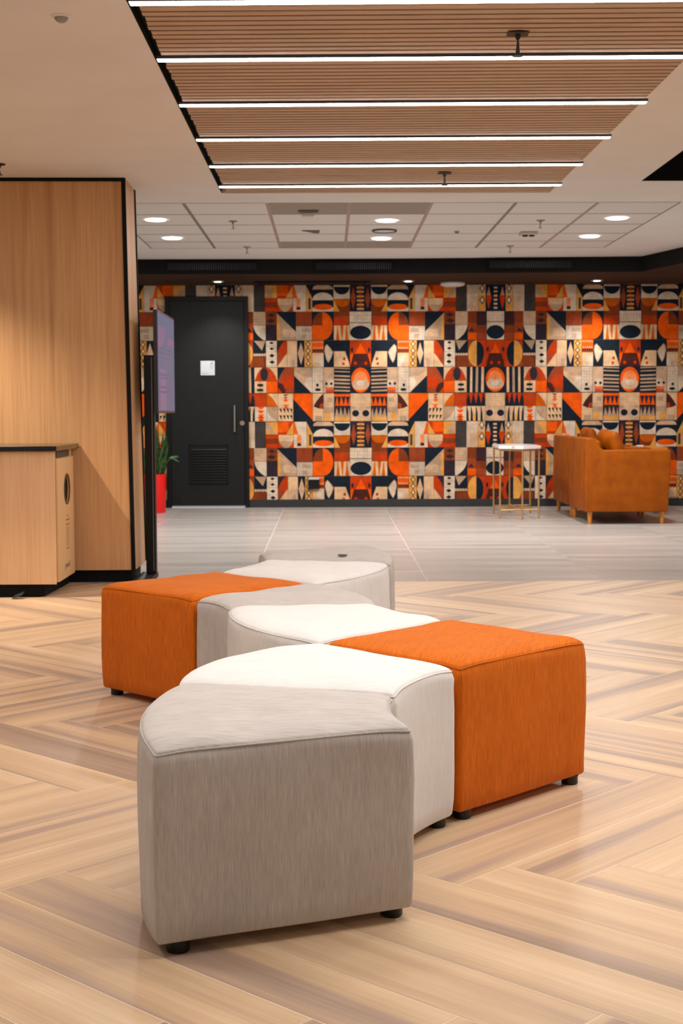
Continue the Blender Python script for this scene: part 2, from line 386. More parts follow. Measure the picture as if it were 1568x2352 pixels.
# ------------------------------------------------------------------ wood wall on the left with black trims
bm = bmesh.new()
zb, zt = .078, ZP
xb_, xt_ = -1.206, -1.236          # the corner leans slightly
def leanbox(pts_b, pts_t, z0, z1):
    b = bmesh.new(); A = [b.verts.new((x, y, z0)) for x, y in pts_b]; B = [b.verts.new((x, y, z1)) for x, y in pts_t]; n = len(A)
    b.faces.new(A[::-1]); b.faces.new(B)
    for i in range(n): b.faces.new((A[i], A[(i+1) % n], B[(i+1) % n], B[i]))
    bmesh.ops.recalc_face_normals(b, faces=b.faces[:]); return b
bm = leanbox([(-4.9, 8.72), (xb_, 8.80), (xb_+.004, 9.28), (-4.9, 9.28)], [(-4.9, 8.72), (xt_, 8.80), (xt_-.008, 9.28), (-4.9, 9.28)], zb, zt)
setp(obj('wall_left', bm, WOODW, origin=(0, 0, 0)), kind='structure')
setp(obj('baseboard_left', leanbox([(-4.9, 8.76), (-1.23, 8.83), (-1.23, 9.24), (-4.9, 9.24)], [(-4.9, 8.76), (-1.23, 8.83), (-1.23, 9.24), (-4.9, 9.24)], 0, zb), BLACKM, origin=(0, 0, 0)), kind='structure')
setp(obj('trim_2', leanbox([(xb_-.022, 8.794), (xb_+.003, 8.794), (xb_+.003, 8.806), (xb_-.022, 8.806)], [(xt_-.022, 8.794), (xt_+.003, 8.794), (xt_+.003, 8.806), (xt_-.022, 8.806)], zb, zt-.001), BLACKM, origin=(0, 0, 0)), kind='structure')
setp(obj('trim_3', leanbox([(-4.9, 8.712), (xt_, 8.792), (xt_, 8.802), (-4.9, 8.722)], [(-4.9, 8.712), (xt_, 8.792), (xt_, 8.802), (-4.9, 8.722)], zt-.022, zt-.0005), BLACKM, origin=(0, 0, 0)), kind='structure')
setp(obj('trim_4', leanbox([(xb_+.0045, 9.268), (xb_+.012, 9.268), (xb_+.012, 9.285), (xb_+.0045, 9.285)], [(xt_-.0075, 9.268), (xt_, 9.268), (xt_, 9.285), (xt_-.0075, 9.285)], zb+.01, zt-.001), BLACKM, origin=(0, 0, 0)), kind='structure')

# ------------------------------------------------------------------ patterned wall
#PATTERN-BEGIN
# Pattern drawn once for half a repeat (mirrored along the wall); crop units are 1/9.503 of a pattern unit
_c = dict(N=(26, 36, 48), C=(232, 208, 182), P=(238, 194, 148), O=(252, 96, 8), R=(206, 64, 10), B=(140, 62, 26), M=(80, 36, 30), T=(196, 160, 128),
          Y=(240, 168, 80), G=(80, 72, 68), D=(216, 98, 8), U=(54, 42, 50), Z=(166, 72, 38), E=(214, 196, 176), K=(52, 44, 44), F=(255, 146, 86), J=(222, 182, 146))
INK = {k: (s2l(v[0])*.92, s2l(v[1])*.92, s2l(v[2])*.92, 1) for k, v in _c.items()}
class Pat:
    def __init__(s, ox, oy): s.ox = ox; s.oy = oy; s.items = []; s.q = 1/9.503; s.cl = (0, 0, 0, 0); s.lay = 0
    def cell(s, x0, y0, x1, y1, col):
        if x0 < -8: pass
        X0 = max(828, s.ox+x0*s.q); X1 = min(1137, s.ox+x1*s.q)
        s.cl = (x0, y0, x1, y1); s.cx = (X0, X1); s.lay = 0; s.poly(col, [(x0, y0), (x1, y0), (x1, y1), (x0, y1)])
        for q in ((x0, y0, x0+5, y1), (x0, y1-5, x1, y1)): s.lay = 9; s.rect('K', *q)
        s.lay = 1
    def poly(s, col, pts):
        x0, y0, x1, y1 = s.cl
        for ax, v, kl in ((0, x0, False), (0, x1, True), (1, y0, False), (1, y1, True)):
            pts = clip0(pts, ax, v, kl)
            if len(pts) < 3: return
        s.items.append((s.lay, INK[col], [(s.ox+x*s.q, s.oy+y*s.q) for x, y in pts], s.cx[0], s.cx[1])); s.lay += 1
    def rect(s, col, x0, y0, x1, y1): s.poly(col, [(x0, y0), (x1, y0), (x1, y1), (x0, y1)])
    def ell(s, col, cx, cy, rx, ry, a0=0, a1=360, n=28):
        k = max(3, int(n*(a1-a0)/360)); pts = [(cx+rx*math.cos(math.radians(a0+(a1-a0)*i/k)), cy+ry*math.sin(math.radians(a0+(a1-a0)*i/k))) for i in range(k+(0 if a1-a0 == 360 else 1))]
        s.poly(col, pts)
    def dia(s, col, cx, cy, rx, ry): s.poly(col, [(cx-rx, cy), (cx, cy-ry), (cx+rx, cy), (cx, cy+ry)])
    def grid(s, col, xs, ys, w=6, box=None):
        x0, y0, x1, y1 = box or s.cl
        l = s.lay
        for x in xs: s.lay = l; s.rect(col, x-w/2, y0, x+w/2, y1)
        for y in ys: s.lay = l+1; s.rect(col, x0, y-w/2, x1, y+w/2)
def clip0(poly, ax, val, keep_less):
    out = []
    for i in range(len(poly)):
        p, q = poly[i-1], poly[i]
        a = p[ax] <= val if keep_less else p[ax] >= val; b = q[ax] <= val if keep_less else q[ax] >= val
        if a != b:
            s = (val-p[ax])/(q[ax]-p[ax]); out.append((p[0]+s*(q[0]-p[0]), p[1]+s*(q[1]-p[1])))
        if b: out.append(q)
    return out
ROWS = []
# row 1
a = Pat(820, 1022)
a.cell(0, 57, 312, 684, 'C'); a.grid('T', (30, 150, 210), (140, 213), 7, (0, 57, 312, 340)); a.rect('N', 0, 288, 312, 302); a.ell('N', 76, 508, 228, 146)
a.cell(312, 57, 655, 352, 'B'); a.rect('Z', 312, 150, 655, 352); a.rect('R', 375, 195, 655, 352)
a.cell(312, 352, 655, 684, 'D')
for q in ([(312, 352), (372, 352), (330, 684), (312, 684)], [(385, 352), (445, 352), (472, 684), (415, 684)], [(520, 352), (572, 352), (530, 684), (480, 684)], [(580, 352), (655, 352), (655, 684), (612, 684)]): a.poly('P', q)
a.cell(655, 57, 1128, 684, 'N'); a.ell('O', 905, 368, 228, 300, 90, 270); a.rect('O', 904, 350, 1128, 684); a.ell('B', 905, 352, 212, 288, 270, 360); a.poly('B', [(905, 66), (905, 352), (1117, 352)])
a.cell(1128, 57, 1476, 370, 'Z'); a.grid('B', (1170, 1215, 1300, 1345, 1430), (120, 180, 235, 290, 330), 10)
a.cell(1128, 370, 1476, 684, 'E'); a.rect('T', 1160, 420, 1350, 500); a.rect('T', 1250, 540, 1350, 640); a.grid('T', (1170, 1215, 1255, 1345, 1430), (400, 450, 500, 560, 600, 640), 6)
b = Pat(980, 1022)
b.cell(-44, 57, 374, 684, 'T'); b.rect('Y', 312, 180, 374, 684); b.rect('J', -44, 430, 240, 600); b.poly('N', [(-44, 57), (374, 57), (374, 84), (362, 92), (-44, 492)])
b.cell(374, 57, 612, 342, 'M'); b.rect('B', 374, 57, 612, 342); b.dia('U', 500, 128, 84, 44); b.dia('U', 505, 255, 98, 52)
b.cell(374, 342, 612, 684, 'U')
b.cell(612, 57, 886, 348, 'J'); b.grid('T', (650, 700, 760, 815, 860), (100, 160, 225, 280, 335), 9)
b.cell(612, 348, 886, 684, 'N'); b.poly('C', [(612, 348), (884, 348), (868, 420), (838, 490), (790, 560), (720, 625), (640, 684), (612, 684)])
b.cell(886, 57, 1082, 516, 'Z'); b.rect('B', 886, 57, 1082, 300); b.poly('U', [(900, 488), (975, 412), (1035, 488)])
b.cell(886, 516, 1082, 684, 'O')
b.cell(1082, 57, 1298, 352, 'U'); b.grid('M', (1110, 1150, 1190, 1230, 1270), (90, 130, 170, 210, 250, 290, 330), 8)
b.cell(1082, 352, 1298, 684, 'Z'); b.rect('B', 1082, 352, 1298, 520)
b.cell(1298, 57, 1500, 684, 'C'); b.grid('T', (1340, 1392, 1450), (80, 140, 212, 260), 7, (1298, 57, 1500, 340)); b.rect('N', 1298, 277, 1500, 292); b.ell('N', 1492, 505, 192, 150)
ROWS.append((1028, 1092.5, a.items+b.items))
# row 2
a = Pat(820, 1022)
a.cell(0, 684, 306, 1256, 'R'); a.poly('O', [(-40, 962), (76, 738), (192, 962)]); a.rect('U', 0, 968, 228, 1256); a.poly('M', [(0, 968), (228, 968), (306, 1256), (0, 1256)]); a.poly('O', [(230, 968), (306, 968), (306, 1250)]); a.ell('R', 190, 1170, 34, 36); a.ell('R', 0, 1170, 14, 36); a.ell('N', 240, 882, 48, 54, -90, 90)
a.cell(306, 684, 655, 1256, 'N'); a.poly('P', [(412, 912), (655, 912), (655, 1256), (306, 1256), (330, 1150)]); a.ell('Z', 405, 1075, 60, 36, -90, 90); a.ell('R', 475, 1180, 60, 34, 90, 270)
a.cell(655, 684, 874, 1256, 'N'); a.poly('J', [(805, 760), (848, 800), (864, 900), (824, 1080), (780, 1164), (716, 1060), (672, 930), (725, 850)]); a.poly('C', [(800, 790), (830, 830), (845, 910), (812, 1060), (780, 1130), (735, 1040), (700, 935), (750, 880)])
a.cell(874, 684, 1128, 945, 'O'); a.rect('F', 874, 684, 1128, 730); a.rect('Z', 874, 862, 1128, 945)
for k in range(5): a.lay = 2; a.ell('J', 912+k*45, 842, 13, 26); a.lay = 2; a.rect('M', 902+k*45, 872, 922+k*45, 920)
a.cell(874, 945, 1128, 1256, 'P'); a.rect('C', 874, 1010, 1040, 1256); a.ell('J', 1070, 1200, 110, 60)
a.cell(1128, 684, 1296, 1256, 'Y')
a.grid('Z', (), (832, 965, 1100), 6)
for cx, cy in ((1220, 755), (1220, 900), (1218, 1038), (1213, 1175)): a.lay = 3; a.dia('K', cx, cy, 60, 72); a.dia('P', cx, cy, 38, 46)
a.cell(1296, 684, 1450, 1256, 'N'); a.dia('J', 1372, 960, 70, 242)
b = Pat(980, 1022)
b.cell(-70, 684, 150, 1256, 'P'); b.rect('J', -70, 960, 110, 1256); b.rect('T', -20, 1080, 60, 1256)
b.cell(150, 684, 372, 1256, 'P'); b.rect('U', 150, 684, 372, 955); b.poly('R', [(150, 684), (205, 684), (262, 745), (305, 810), (340, 880), (362, 960), (150, 960)]); b.poly('P', [(150, 945), (260, 955), (150, 956)]); b.poly('R', [(155, 948), (262, 950), (262, 1090)]); b.poly('Z', [(255, 955), (372, 955), (372, 1240), (262, 1092)])
b.cell(372, 684, 612, 1256, 'C'); b.grid('T', (486,), (798, 922, 1080, 1220), 7)
for cx, cy, rx, ry in ((490, 727, 50, 30), (488, 853, 54, 32), (483, 1002, 62, 42), (480, 1142, 64, 42)): b.lay = 3; b.dia('N', cx, cy, rx, ry)
b.cell(612, 684, 888, 1256, 'N'); b.poly('T', [(622, 684), (870, 684), (700, 890)]); b.rect('M', 612, 1015, 888, 1256); b.rect('B', 640, 1030, 888, 1256)
for k in range(5): b.lay = 3; b.ell('J', 636+k*56, 985, 27, 32)
b.cell(888, 684, 1298, 1256, 'R'); b.rect('Z', 888, 684, 1082, 1256); b.ell('Y', 1084, 968, 186, 284, 90, 270); b.ell('N', 1084, 968, 160, 268, -90, 90)
b.cell(1298, 684, 1500, 1256, 'R'); b.poly('O', [(1392, 958), (1492, 740), (1592, 958)]); b.rect('M', 1360, 962, 1500, 1256); b.poly('M', [(1356, 962), (1370, 962), (1370, 1256), (1278, 1256)]); b.ell('R', 1408, 1165, 30, 36); b.ell('N', 1345, 876, 44, 52, 90, 270)
ROWS.append((1092.5, 1154.5, a.items+b.items))
# row 3
a = Pat(820, 838)
a.cell(0, 57, 302, 612, 'N'); a.ell('O', 80, 335, 202, 270, n=40); a.ell('F', 80, 330, 150, 190); a.ell('J', 80, 420, 185, 130); a.ell('F', 80, 255, 140, 85); a.ell('C', 80, 400, 90, 60)
a.cell(302, 57, 652, 635, 'N')
for y0, y1 in ((68, 94), (138, 165), (228, 266), (305, 350), (386, 426), (470, 506), (545, 582)): a.lay = 1; a.poly('T', [(306, y0+8), (652, y0-6), (652, y1-8), (306, y1+4)])
a.cell(652, 57, 885, 612, 'J'); a.rect('C', 652, 330, 800, 490); a.rect('R', 652, 488, 832, 612); a.rect('O', 660, 492, 826, 535); a.grid('T', (700, 745, 790, 835, 870), (95, 130, 165, 205, 245, 285, 540), 6); a.lay = 6; a.ell('N', 713, 410, 27, 30); a.lay = 6; a.ell('N', 822, 410, 27, 30)
a.cell(885, 57, 1128, 612, 'C'); a.rect('E', 1030, 80, 1128, 180); a.grid('T', (905, 960, 1018, 1065), (95, 160, 225, 270, 345, 483), 6); a.lay = 5; a.ell('N', 1018, 440, 29, 32); a.lay = 5; a.ell('N', 1008, 540, 66, 30)
a.cell(1128, 57, 1522, 612, 'J'); a.poly('T', [(1128, 57), (1522, 57), (1522, 120), (1340, 250), (1128, 260)]); a.poly('C', [(1128, 270), (1250, 290), (1300, 420), (1140, 612), (1128, 612)]); a.poly('N', [(1522, 236), (1522, 612), (1145, 612)])
b = Pat(980, 838)
b.cell(2, 57, 362, 612, 'N'); b.poly('Z', [(2, 57), (195, 57), (262, 150), (325, 270), (357, 360), (352, 450), (300, 552), (250, 612), (2, 612)]); b.poly('R', [(10, 230), (180, 230), (230, 330), (300, 370), (230, 470), (180, 520), (10, 490)]); b.poly('M', [(190, 560), (250, 420), (352, 380), (352, 450), (300, 552), (250, 612), (200, 612)]); b.poly('R', [(362, 480), (362, 612), (262, 612)])
b.cell(362, 57, 866, 352, 'P'); b.rect('J', 740, 57, 866, 200); b.poly('R', [(372, 352), (405, 250), (462, 150), (530, 80), (600, 52), (690, 52), (760, 120), (825, 240), (864, 352)]); b.poly('Z', [(520, 352), (540, 130), (600, 80), (740, 100), (740, 290), (690, 352)]); b.ell('U', 655, 200, 82, 140)
b.cell(362, 352, 602, 612, 'O')
b.cell(602, 352, 866, 612, 'P'); b.rect('K', 736, 352, 744, 612); b.rect('N', 678, 412, 804, 466); b.rect('N', 678, 518, 814, 570)
b.cell(866, 57, 1252, 612, 'N'); b.poly('P', [(946, 57), (992, 57), (988, 612), (938, 612)]); b.poly('T', [(1070, 57), (1118, 57), (1112, 612), (1060, 612)]); b.poly('P', [(1190, 57), (1246, 57), (1240, 612), (1182, 612)])
b.cell(1252, 57, 1500, 612, 'N'); b.ell('O', 1488, 330, 204, 264, n=40); b.ell('F', 1488, 325, 150, 190); b.ell('J', 1488, 415, 185, 125); b.ell('F', 1488, 240, 130, 95); b.ell('C', 1488, 400, 90, 60)
ROWS.append((844, 903.5, a.items+b.items))
# row 4
a = Pat(820, 838)
a.cell(0, 612, 298, 1228, 'P'); a.rect('J', 0, 890, 298, 1228)
a.grid('T', (), (640, 685, 730, 775, 820, 862), 11); a.rect('T', 190, 900, 298, 960); a.ell('N', 188, 1055, 76, 70); a.ell('N', -36, 1055, 76, 70)
a.cell(298, 612, 652, 895, 'U'); a.rect('O', 298, 635, 652, 690)
for cx, w_ in ((315, 38), (402, 50), (496, 50), (592, 42)): a.lay = 2; a.poly('O', [(cx-w_, 895), (cx, 688), (cx+w_, 895)])
a.cell(298, 895, 652, 1228, 'U'); a.poly('T', [(302, 1135), (335, 940), (366, 1115), (425, 920), (458, 1110), (512, 920), (548, 1110), (602, 935), (640, 1135)]); a.rect('Y', 310, 1132, 645, 1228)
a.cell(652, 612, 882, 1228, 'J'); a.rect('P', 660, 620, 800, 700); a.rect('T', 690, 720, 800, 800); a.rect('T', 652, 920, 882, 1040); a.rect('Y', 740, 1040, 850, 1228)
a.cell(882, 612, 1120, 1228, 'P'); a.poly('M', [(884, 622), (962, 690), (1040, 790), (1106, 902), (1000, 946), (884, 962)]); a.poly('Z', [(884, 830), (960, 850), (980, 948), (884, 962)]); a.rect('T', 920, 1110, 1072, 1228)
a.cell(1120, 612, 1546, 1228, 'O'); a.poly('N', [(1546, 738), (1546, 1228), (1120, 1228), (1120, 1205)])
b = Pat(980, 838)
b.cell(24, 612, 358, 1228, 'P')
for col, q in (('Z', [(132, 638), (248, 638), (190, 692)]), ('Z', [(138, 698), (242, 698), (190, 742)]), ('O', [(128, 764), (190, 735), (252, 764), (190, 812)]), ('O', [(104, 860), (262, 860), (186, 915)]), ('O', [(106, 945), (184, 895), (252, 945)])): b.lay = 1; b.poly(col, q)
for y in (948, 1094):
    for x in (48, 124, 202, 280): b.lay = 2; b.poly('N', [(x, y), (x+56, y), (x, y+100)])
b.cell(358, 612, 600, 908, 'P'); b.poly('D', [(600, 612), (600, 908), (366, 908), (420, 800), (505, 690)])
b.cell(600, 612, 864, 908, 'R'); b.grid('Z', (660, 730, 800), (660, 720, 780, 840), 9)
b.cell(358, 908, 600, 1228, 'C'); b.poly('T', [(358, 908), (602, 908), (592, 1000), (555, 1075), (490, 1145), (372, 1220), (358, 1220)])
b.cell(600, 908, 864, 1228, 'C'); b.poly('O', [(655, 908), (805, 908), (780, 945), (730, 968), (680, 945)])
for y, w_ in ((990, 74), (1082, 60), (1138, 84), (1196, 68)): b.lay = 1; b.poly('O', [(730-w_, y-10), (730+w_, y-10), (770, y+48), (730, y+70), (690, y+48)])
b.cell(864, 612, 1274, 905, 'N')
for q in ([(866, 612), (905, 612), (866, 780)], [(912, 612), (1012, 612), (964, 860)], [(1020, 612), (1118, 612), (1074, 860)], [(1128, 612), (1226, 612), (1186, 850)], [(1236, 612), (1276, 612), (1274, 780)]): b.lay = 1; b.poly('R', q)
b.cell(864, 905, 1274, 1228, 'P'); b.rect('Y', 1010, 1080, 1062, 1228); b.rect('J', 1110, 905, 1274, 1228)
for x in (866, 958, 1066, 1172): b.lay = 3; b.poly('N', [(x, 905), (x+22, 950), (x+42, 1060), (x+50, 1228), (x-4, 1228), (x+2, 1060)])
b.cell(1274, 612, 1500, 1228, 'P'); b.rect('J', 1274, 890, 1500, 1228); b.grid('T', (), (655, 700, 745, 790, 835, 880, 925), 10); b.ell('N', 1370, 1055, 76, 70); b.ell('N', 1562, 1055, 76, 70)
ROWS.append((903.5, 968, a.items+b.items))
# row 0
a = Pat(820, 960)
a.cell(0, 70, 302, 648, 'N'); a.rect('U', 150, 70, 302, 220); a.dia('Z', 232, 355, 60, 238); a.rect('U', 20, 70, 155, 648)
for y in (112, 198, 300, 385, 478, 566): a.lay = 4; a.rect('Y', 22, y, 152, y+42); a.lay = 5; a.ell('U', 85, y-30, 52, 22); a.lay = 6; a.ell('Z', 85, y-30, 30, 15)
a.cell(302, 70, 660, 378, 'C'); a.rect('N', 310, 112, 655, 122); a.ell('N', 482, 116, 172, 162, 0, 180)
a.cell(302, 378, 660, 648, 'B'); a.ell('D', 475, 382, 168, 164, 0, 180); a.poly('Y', [(660, 378), (660, 648), (528, 648)])
a.cell(660, 70, 1118, 648, 'N'); a.poly('J', [(668, 168), (690, 110), (760, 78), (1030, 78), (1095, 105), (1116, 168)]); a.ell('C', 892, 398, 226, 165, 180, 360); a.rect('C', 664, 545, 1118, 648); a.ell('N', 892, 500, 250, 108, 0, 180); a.ell('O', 890, 545, 204, 66)
a.cell(1118, 70, 1252, 648, 'Y'); a.poly('N', [(1118, 70), (1252, 70), (1252, 92), (1118, 360)]); a.rect('G', 1152, 355, 1208, 598)
b = Pat(980, 960)
b.cell(-268, 70, 18, 648, 'C'); b.poly('O', [(0, 70), (18, 70), (18, 355), (-80, 355)]); b.rect('F', -142, 358, -55, 545); b.rect('M', -142, 542, -55, 606)
b.cell(18, 70, 358, 358, 'R'); b.rect('O', 130, 70, 358, 300); b.rect('R', 30, 70, 130, 150); b.poly('Y', [(18, 75), (184, 358), (18, 358)])
b.cell(18, 358, 358, 648, 'O'); b.rect('R', 18, 500, 358, 648); b.ell('P', 186, 362, 164, 284, 0, 180); b.poly('T', [(30, 500), (342, 500), (310, 560), (262, 615), (186, 648), (110, 615), (62, 560)])
b.cell(358, 70, 628, 355, 'Y'); b.poly('T', [(600, 82), (628, 120), (622, 210), (600, 270), (550, 325), (440, 350), (470, 250), (530, 150)])
b.cell(358, 355, 628, 648, 'R'); b.rect('B', 358, 440, 628, 555)
b.cell(628, 70, 862, 648, 'G'); b.grid('K', (), tuple(range(90, 640, 42)), 15)
b.cell(862, 70, 1115, 648, 'C'); b.rect('J', 940, 330, 1115, 648); b.grid('T', (), tuple(range(100, 640, 36)), 9)
b.cell(1115, 70, 1272, 648, 'Y'); b.rect('P', 1115, 70, 1272, 300); b.grid('Z', (), tuple(range(100, 640, 36)), 5)
for cy, ry in ((155, 92), (405, 82)): b.lay = 4; b.dia('K', 1200, cy, 64, ry+12); b.dia('C', 1200, cy, 42, ry-22)
b.cell(1272, 70, 1500, 648, 'N'); b.dia('R', 1342, 352, 62, 242); b.poly('T', [(1342, 112), (1300, 300), (1384, 300)])
for y in (118, 200, 292, 378, 465, 552): b.lay = 3; b.rect('P', 1452, y, 1500, y+40); b.lay = 4; b.ell('U', 1492, y+60, 30, 18)
ROWS.append((968, 1028, a.items+b.items))
#PATTERN-END

WY = 15.6
DX0, DX1, DZ = -1.775, -.872, 2.30       # door opening
def wallpaper_material():
    m = mat('printed_wallpaper', (1, 1, 1, 1), .8, spec=.12); t = NT(m)
    at = t.n('ShaderNodeAttribute'); at.attribute_name = 'ink'
    tc = t.n('ShaderNodeTexCoord')
    n1 = t.n('ShaderNodeTexNoise', Scale=9.0, Detail=4.0, Roughness=.65); t.l(tc.outputs['Object'], n1.inputs['Vector'])
    mr = t.n('ShaderNodeMapRange'); mr.inputs[1].default_value = .3; mr.inputs[2].default_value = .7; mr.inputs[3].default_value = .66; mr.inputs[4].default_value = 1.1; t.l(n1.outputs[0], mr.inputs[0])
    n2 = t.n('ShaderNodeTexNoise', Scale=70.0, Detail=3.0, Roughness=.7); t.l(tc.outputs['Object'], n2.inputs['Vector'])
    m2 = t.n('ShaderNodeMapRange'); m2.inputs[1].default_value = .3; m2.inputs[2].default_value = .7; m2.inputs[3].default_value = .92; m2.inputs[4].default_value = 1.06; t.l(n2.outputs[0], m2.inputs[0])
    mm = t.n('ShaderNodeMath', operation='MULTIPLY'); t.l(mr.outputs[0], mm.inputs[0]); t.l(m2.outputs[0], mm.inputs[1])
    vm = t.n('ShaderNodeVectorMath', operation='SCALE'); t.l(at.outputs['Color'], vm.inputs[0]); t.l(mm.outputs[0], vm.inputs['Scale'])
    t.l(vm.outputs[0], t.b.inputs['Base Color']); return m
def clip(poly, ax, val, keep_less):
    out = []
    for i in range(len(poly)):
        p, q = poly[i-1], poly[i]
        ip = (p[ax] <= val) == keep_less or p[ax] == val; iq = (q[ax] <= val) == keep_less or q[ax] == val
        if ip != iq:
            s = (val-p[ax])/(q[ax]-p[ax]); out.append((p[0]+s*(q[0]-p[0]), p[1]+s*(q[1]-p[1])))
        if iq: out.append(q)
    return out
def build_wall():
    bm = bmesh.new(); cl = bm.loops.layers.float_color.new('ink')
    K = .004764
    for y0, y1, items in ROWS:                       # y in pattern units, one unit = 4.76 mm
        for rep in (0, 1):
            dy = -310.5 if rep else 0
            for lay, col, poly, x0c, x1c in items:
                q = poly
                for ax, val, kl in ((0, x0c, False), (0, x1c, True), (1, y0, False), (1, y1, True)):
                    q = clip(q, ax, val, kl)
                    if len(q) < 3: break
                if len(q) < 3: continue
                for k in range(-2, 5):
                    ax0 = .35+1.4715*k
                    def X(x): return ax0+(x-828)*K if k % 2 == 0 else ax0+1.4715-(x-828)*K
                    pts = [(X(x), (1164.5-(y+dy))*.004771) for x, y in q]
                    parts = [pts]
                    if max(p[0] for p in pts) < -4.9 or min(p[0] for p in pts) > 4.9: continue
                    pts = clip(clip(pts, 1, .085, False), 1, ZT-.002, True)
                    if len(pts) < 3: continue
                    # cut around the door opening
                    segs = [clip(pts, 0, DX0, True), clip(pts, 0, DX1, False), clip(clip(clip(pts, 0, DX0, False), 0, DX1, True), 1, DZ, False)]
                    for sg in segs:
                        sg = [p for i, p in enumerate(sg) if abs(p[0]-sg[i-1][0])+abs(p[1]-sg[i-1][1]) > 1e-5]
                        if len(sg) < 3: continue
                        area = sum(sg[i-1][0]*sg[i][1]-sg[i][0]*sg[i-1][1] for i in range(len(sg)))
                        if abs(area) < 1e-7: continue
                        if area < 0: sg = sg[::-1]
                        try: f = bm.faces.new([bm.verts.new((p[0], WY-.0002*lay, p[1])) for p in sg])
                        except ValueError: continue
                        for lp in f.loops: lp[cl] = col
    o = obj('wall_back', bm, wallpaper_material(), origin=(0, WY, 0)); setp(o, kind='structure')
build_wall()
bm = bmesh.new()
box(-4.9, DX0, WY+.002, WY+.15, 0, ZT, bm=bm); box(DX1, 4.9, WY+.002, WY+.15, 0, ZT, bm=bm); box(DX0, DX1, WY+.002, WY+.15, DZ, ZT, bm=bm)
setp(obj('wall_back', bm, mat('wall_core', rgb(60, 50, 44), .9), origin=(0, WY, 0)), kind='structure')
bm = bmesh.new(); box(DX1+.001, 4.9, WY-.014, WY+.001, 0, .086, .002, bm=bm); box(-4.9, DX0-.001, WY-.014, WY+.001, 0, .086, .002, bm=bm)
setp(obj('baseboard_back', bm, mat('charcoal_skirting', rgb(34, 34, 35), .5), origin=(0, WY, 0)), kind='structure')

setp(obj('wall_right', box(4.88, 4.95, 10.5, WY, 0, ZS-.005), PLASTER, origin=(0, 0, 0)), kind='structure')

# ------------------------------------------------------------------ door
DBLK = noisy('black_door_laminate', [rgb(18, 19, 20), rgb(23, 24, 25)], (30, 30, 30), .5, spec=.25)
d = thing('door_1', None, None, (-1.32, WY, 0)); setp(d, kind='structure')
bm = bmesh.new(); box(DX0, DX0+.05, WY-.03, WY+.1, 0, DZ, .003, bm=bm); box(DX1-.045, DX1, WY-.03, WY+.1, 0, DZ, .003, bm=bm); box(DX0+.05, DX1-.045, WY-.03, WY+.1, DZ-.05, DZ, .003, bm=bm)
obj('door_frame', bm, BLACK, d)
obj('door_leaf', box(DX0+.053, DX1-.048, WY-.004, WY+.04, .022, DZ-.053, .002), DBLK, d)
obj('threshold_light_gap', box(DX0+.045, DX1-.04, WY-.012, WY+.05, 0, .012), mat('light_gap_pale', rgb(196, 208, 220), .25, metal=.2), d, label='pale strip painted for the light gap under the door')  # pale colour stands for light showing through the gap below the leaf
lv = obj('louvre_grille', box(-1.516, -1.11, WY-.016, WY-.0045, .267, .689, .002), BLACK, d)
bm = bmesh.new()
for a in ((-1.525, -1.10, .683, .697), (-1.525, -1.10, .259, .273), (-1.525, -1.511, .259, .697), (-1.115, -1.10, .259, .697)): box(a[0], a[1], WY-.024, WY-.012, a[2], a[3], .002, bm=bm)
for k in range(13):
    z = .29+k*.029
    b2 = box(-1.508, -1.118, -.012, .012, -.0015, .0015)
    bmesh.ops.rotate(b2, verts=b2.verts[:], cent=(0, 0, 0), matrix=Matrix.Rotation(math.radians(45), 3, 'X')); bmesh.ops.translate(b2, verts=b2.verts[:], vec=(0, WY-.02, z))
    me = bpy.data.meshes.new('t'); b2.to_mesh(me); b2.free(); bm.from_mesh(me)
obj('grille_frame', bm, BLACK, lv)
hn = obj('door_handle', tube([(-1.027, WY-.055, .83), (-1.027, WY-.055, 1.12)], .0125, 12), CHROME, d, smooth=True, auto=40)
obj('handle_mount', tube([(-1.027, WY-.055, .87), (-1.027, WY-.003, .87)], .008, 10), CHROME, hn); obj('handle_mount', tube([(-1.027, WY-.055, 1.08), (-1.027, WY-.003, 1.08)], .008, 10), CHROME, hn)
obj('lock_cylinder', tube([(-.945, WY-.022, .925), (-.945, WY-.003, .925)], .026, 24), CHROME, d, smooth=True, auto=40)
sg = thing('restroom_sign', 'small square pale sign with a person symbol on the black door', 'sign', (-1.317, WY-.006, 1.447))
obj('plate', box(-1.394, -1.24, WY-.0095, WY-.0045, 1.447, 1.604, .001), mat('pale_acrylic', rgb(196, 200, 206), .35), sg)
SGI = mat('grey_print', rgb(120, 126, 132), .6)
def R2(xz, ang=0): return xz
bm = bmesh.new(); cx = -1.272
tube([(cx+.009*math.cos(a*PI/6), WY-.0105, 1.583+.009*math.sin(a*PI/6)) for a in range(12)], .0018, 6, True, bm)
tube([(cx+x, WY-.0105, z) for x, z in ((-.009, 1.572), (.009, 1.572), (.015, 1.562), (.011, 1.542), (.008, 1.522), (-.008, 1.522), (-.011, 1.542), (-.015, 1.562))], .0018, 6, True, bm)
obj('person_symbol', bm, SGI, sg)
obj('lettering', text_mesh('gentlemen', .0155, Matrix.Translation((-1.376, WY-.0098, 1.464)) @ Matrix.Rotation(PI/2, 4, 'X')), SGI, sg)

# wall socket
sk = thing('wall_socket', 'small black socket box low on the patterned wall', 'socket', (-.165, WY-.03, .20))
obj('box', box(-.226, -.104, WY-.05, WY-.0015, .203, .322, .004), BLACK, sk)
obj('lid', box(-.224, -.106, WY-.054, WY-.02, .306, .326, .002), mat('steel_lid', rgb(205, 205, 205), .3, metal=.4), sk, label='pale metal lid')

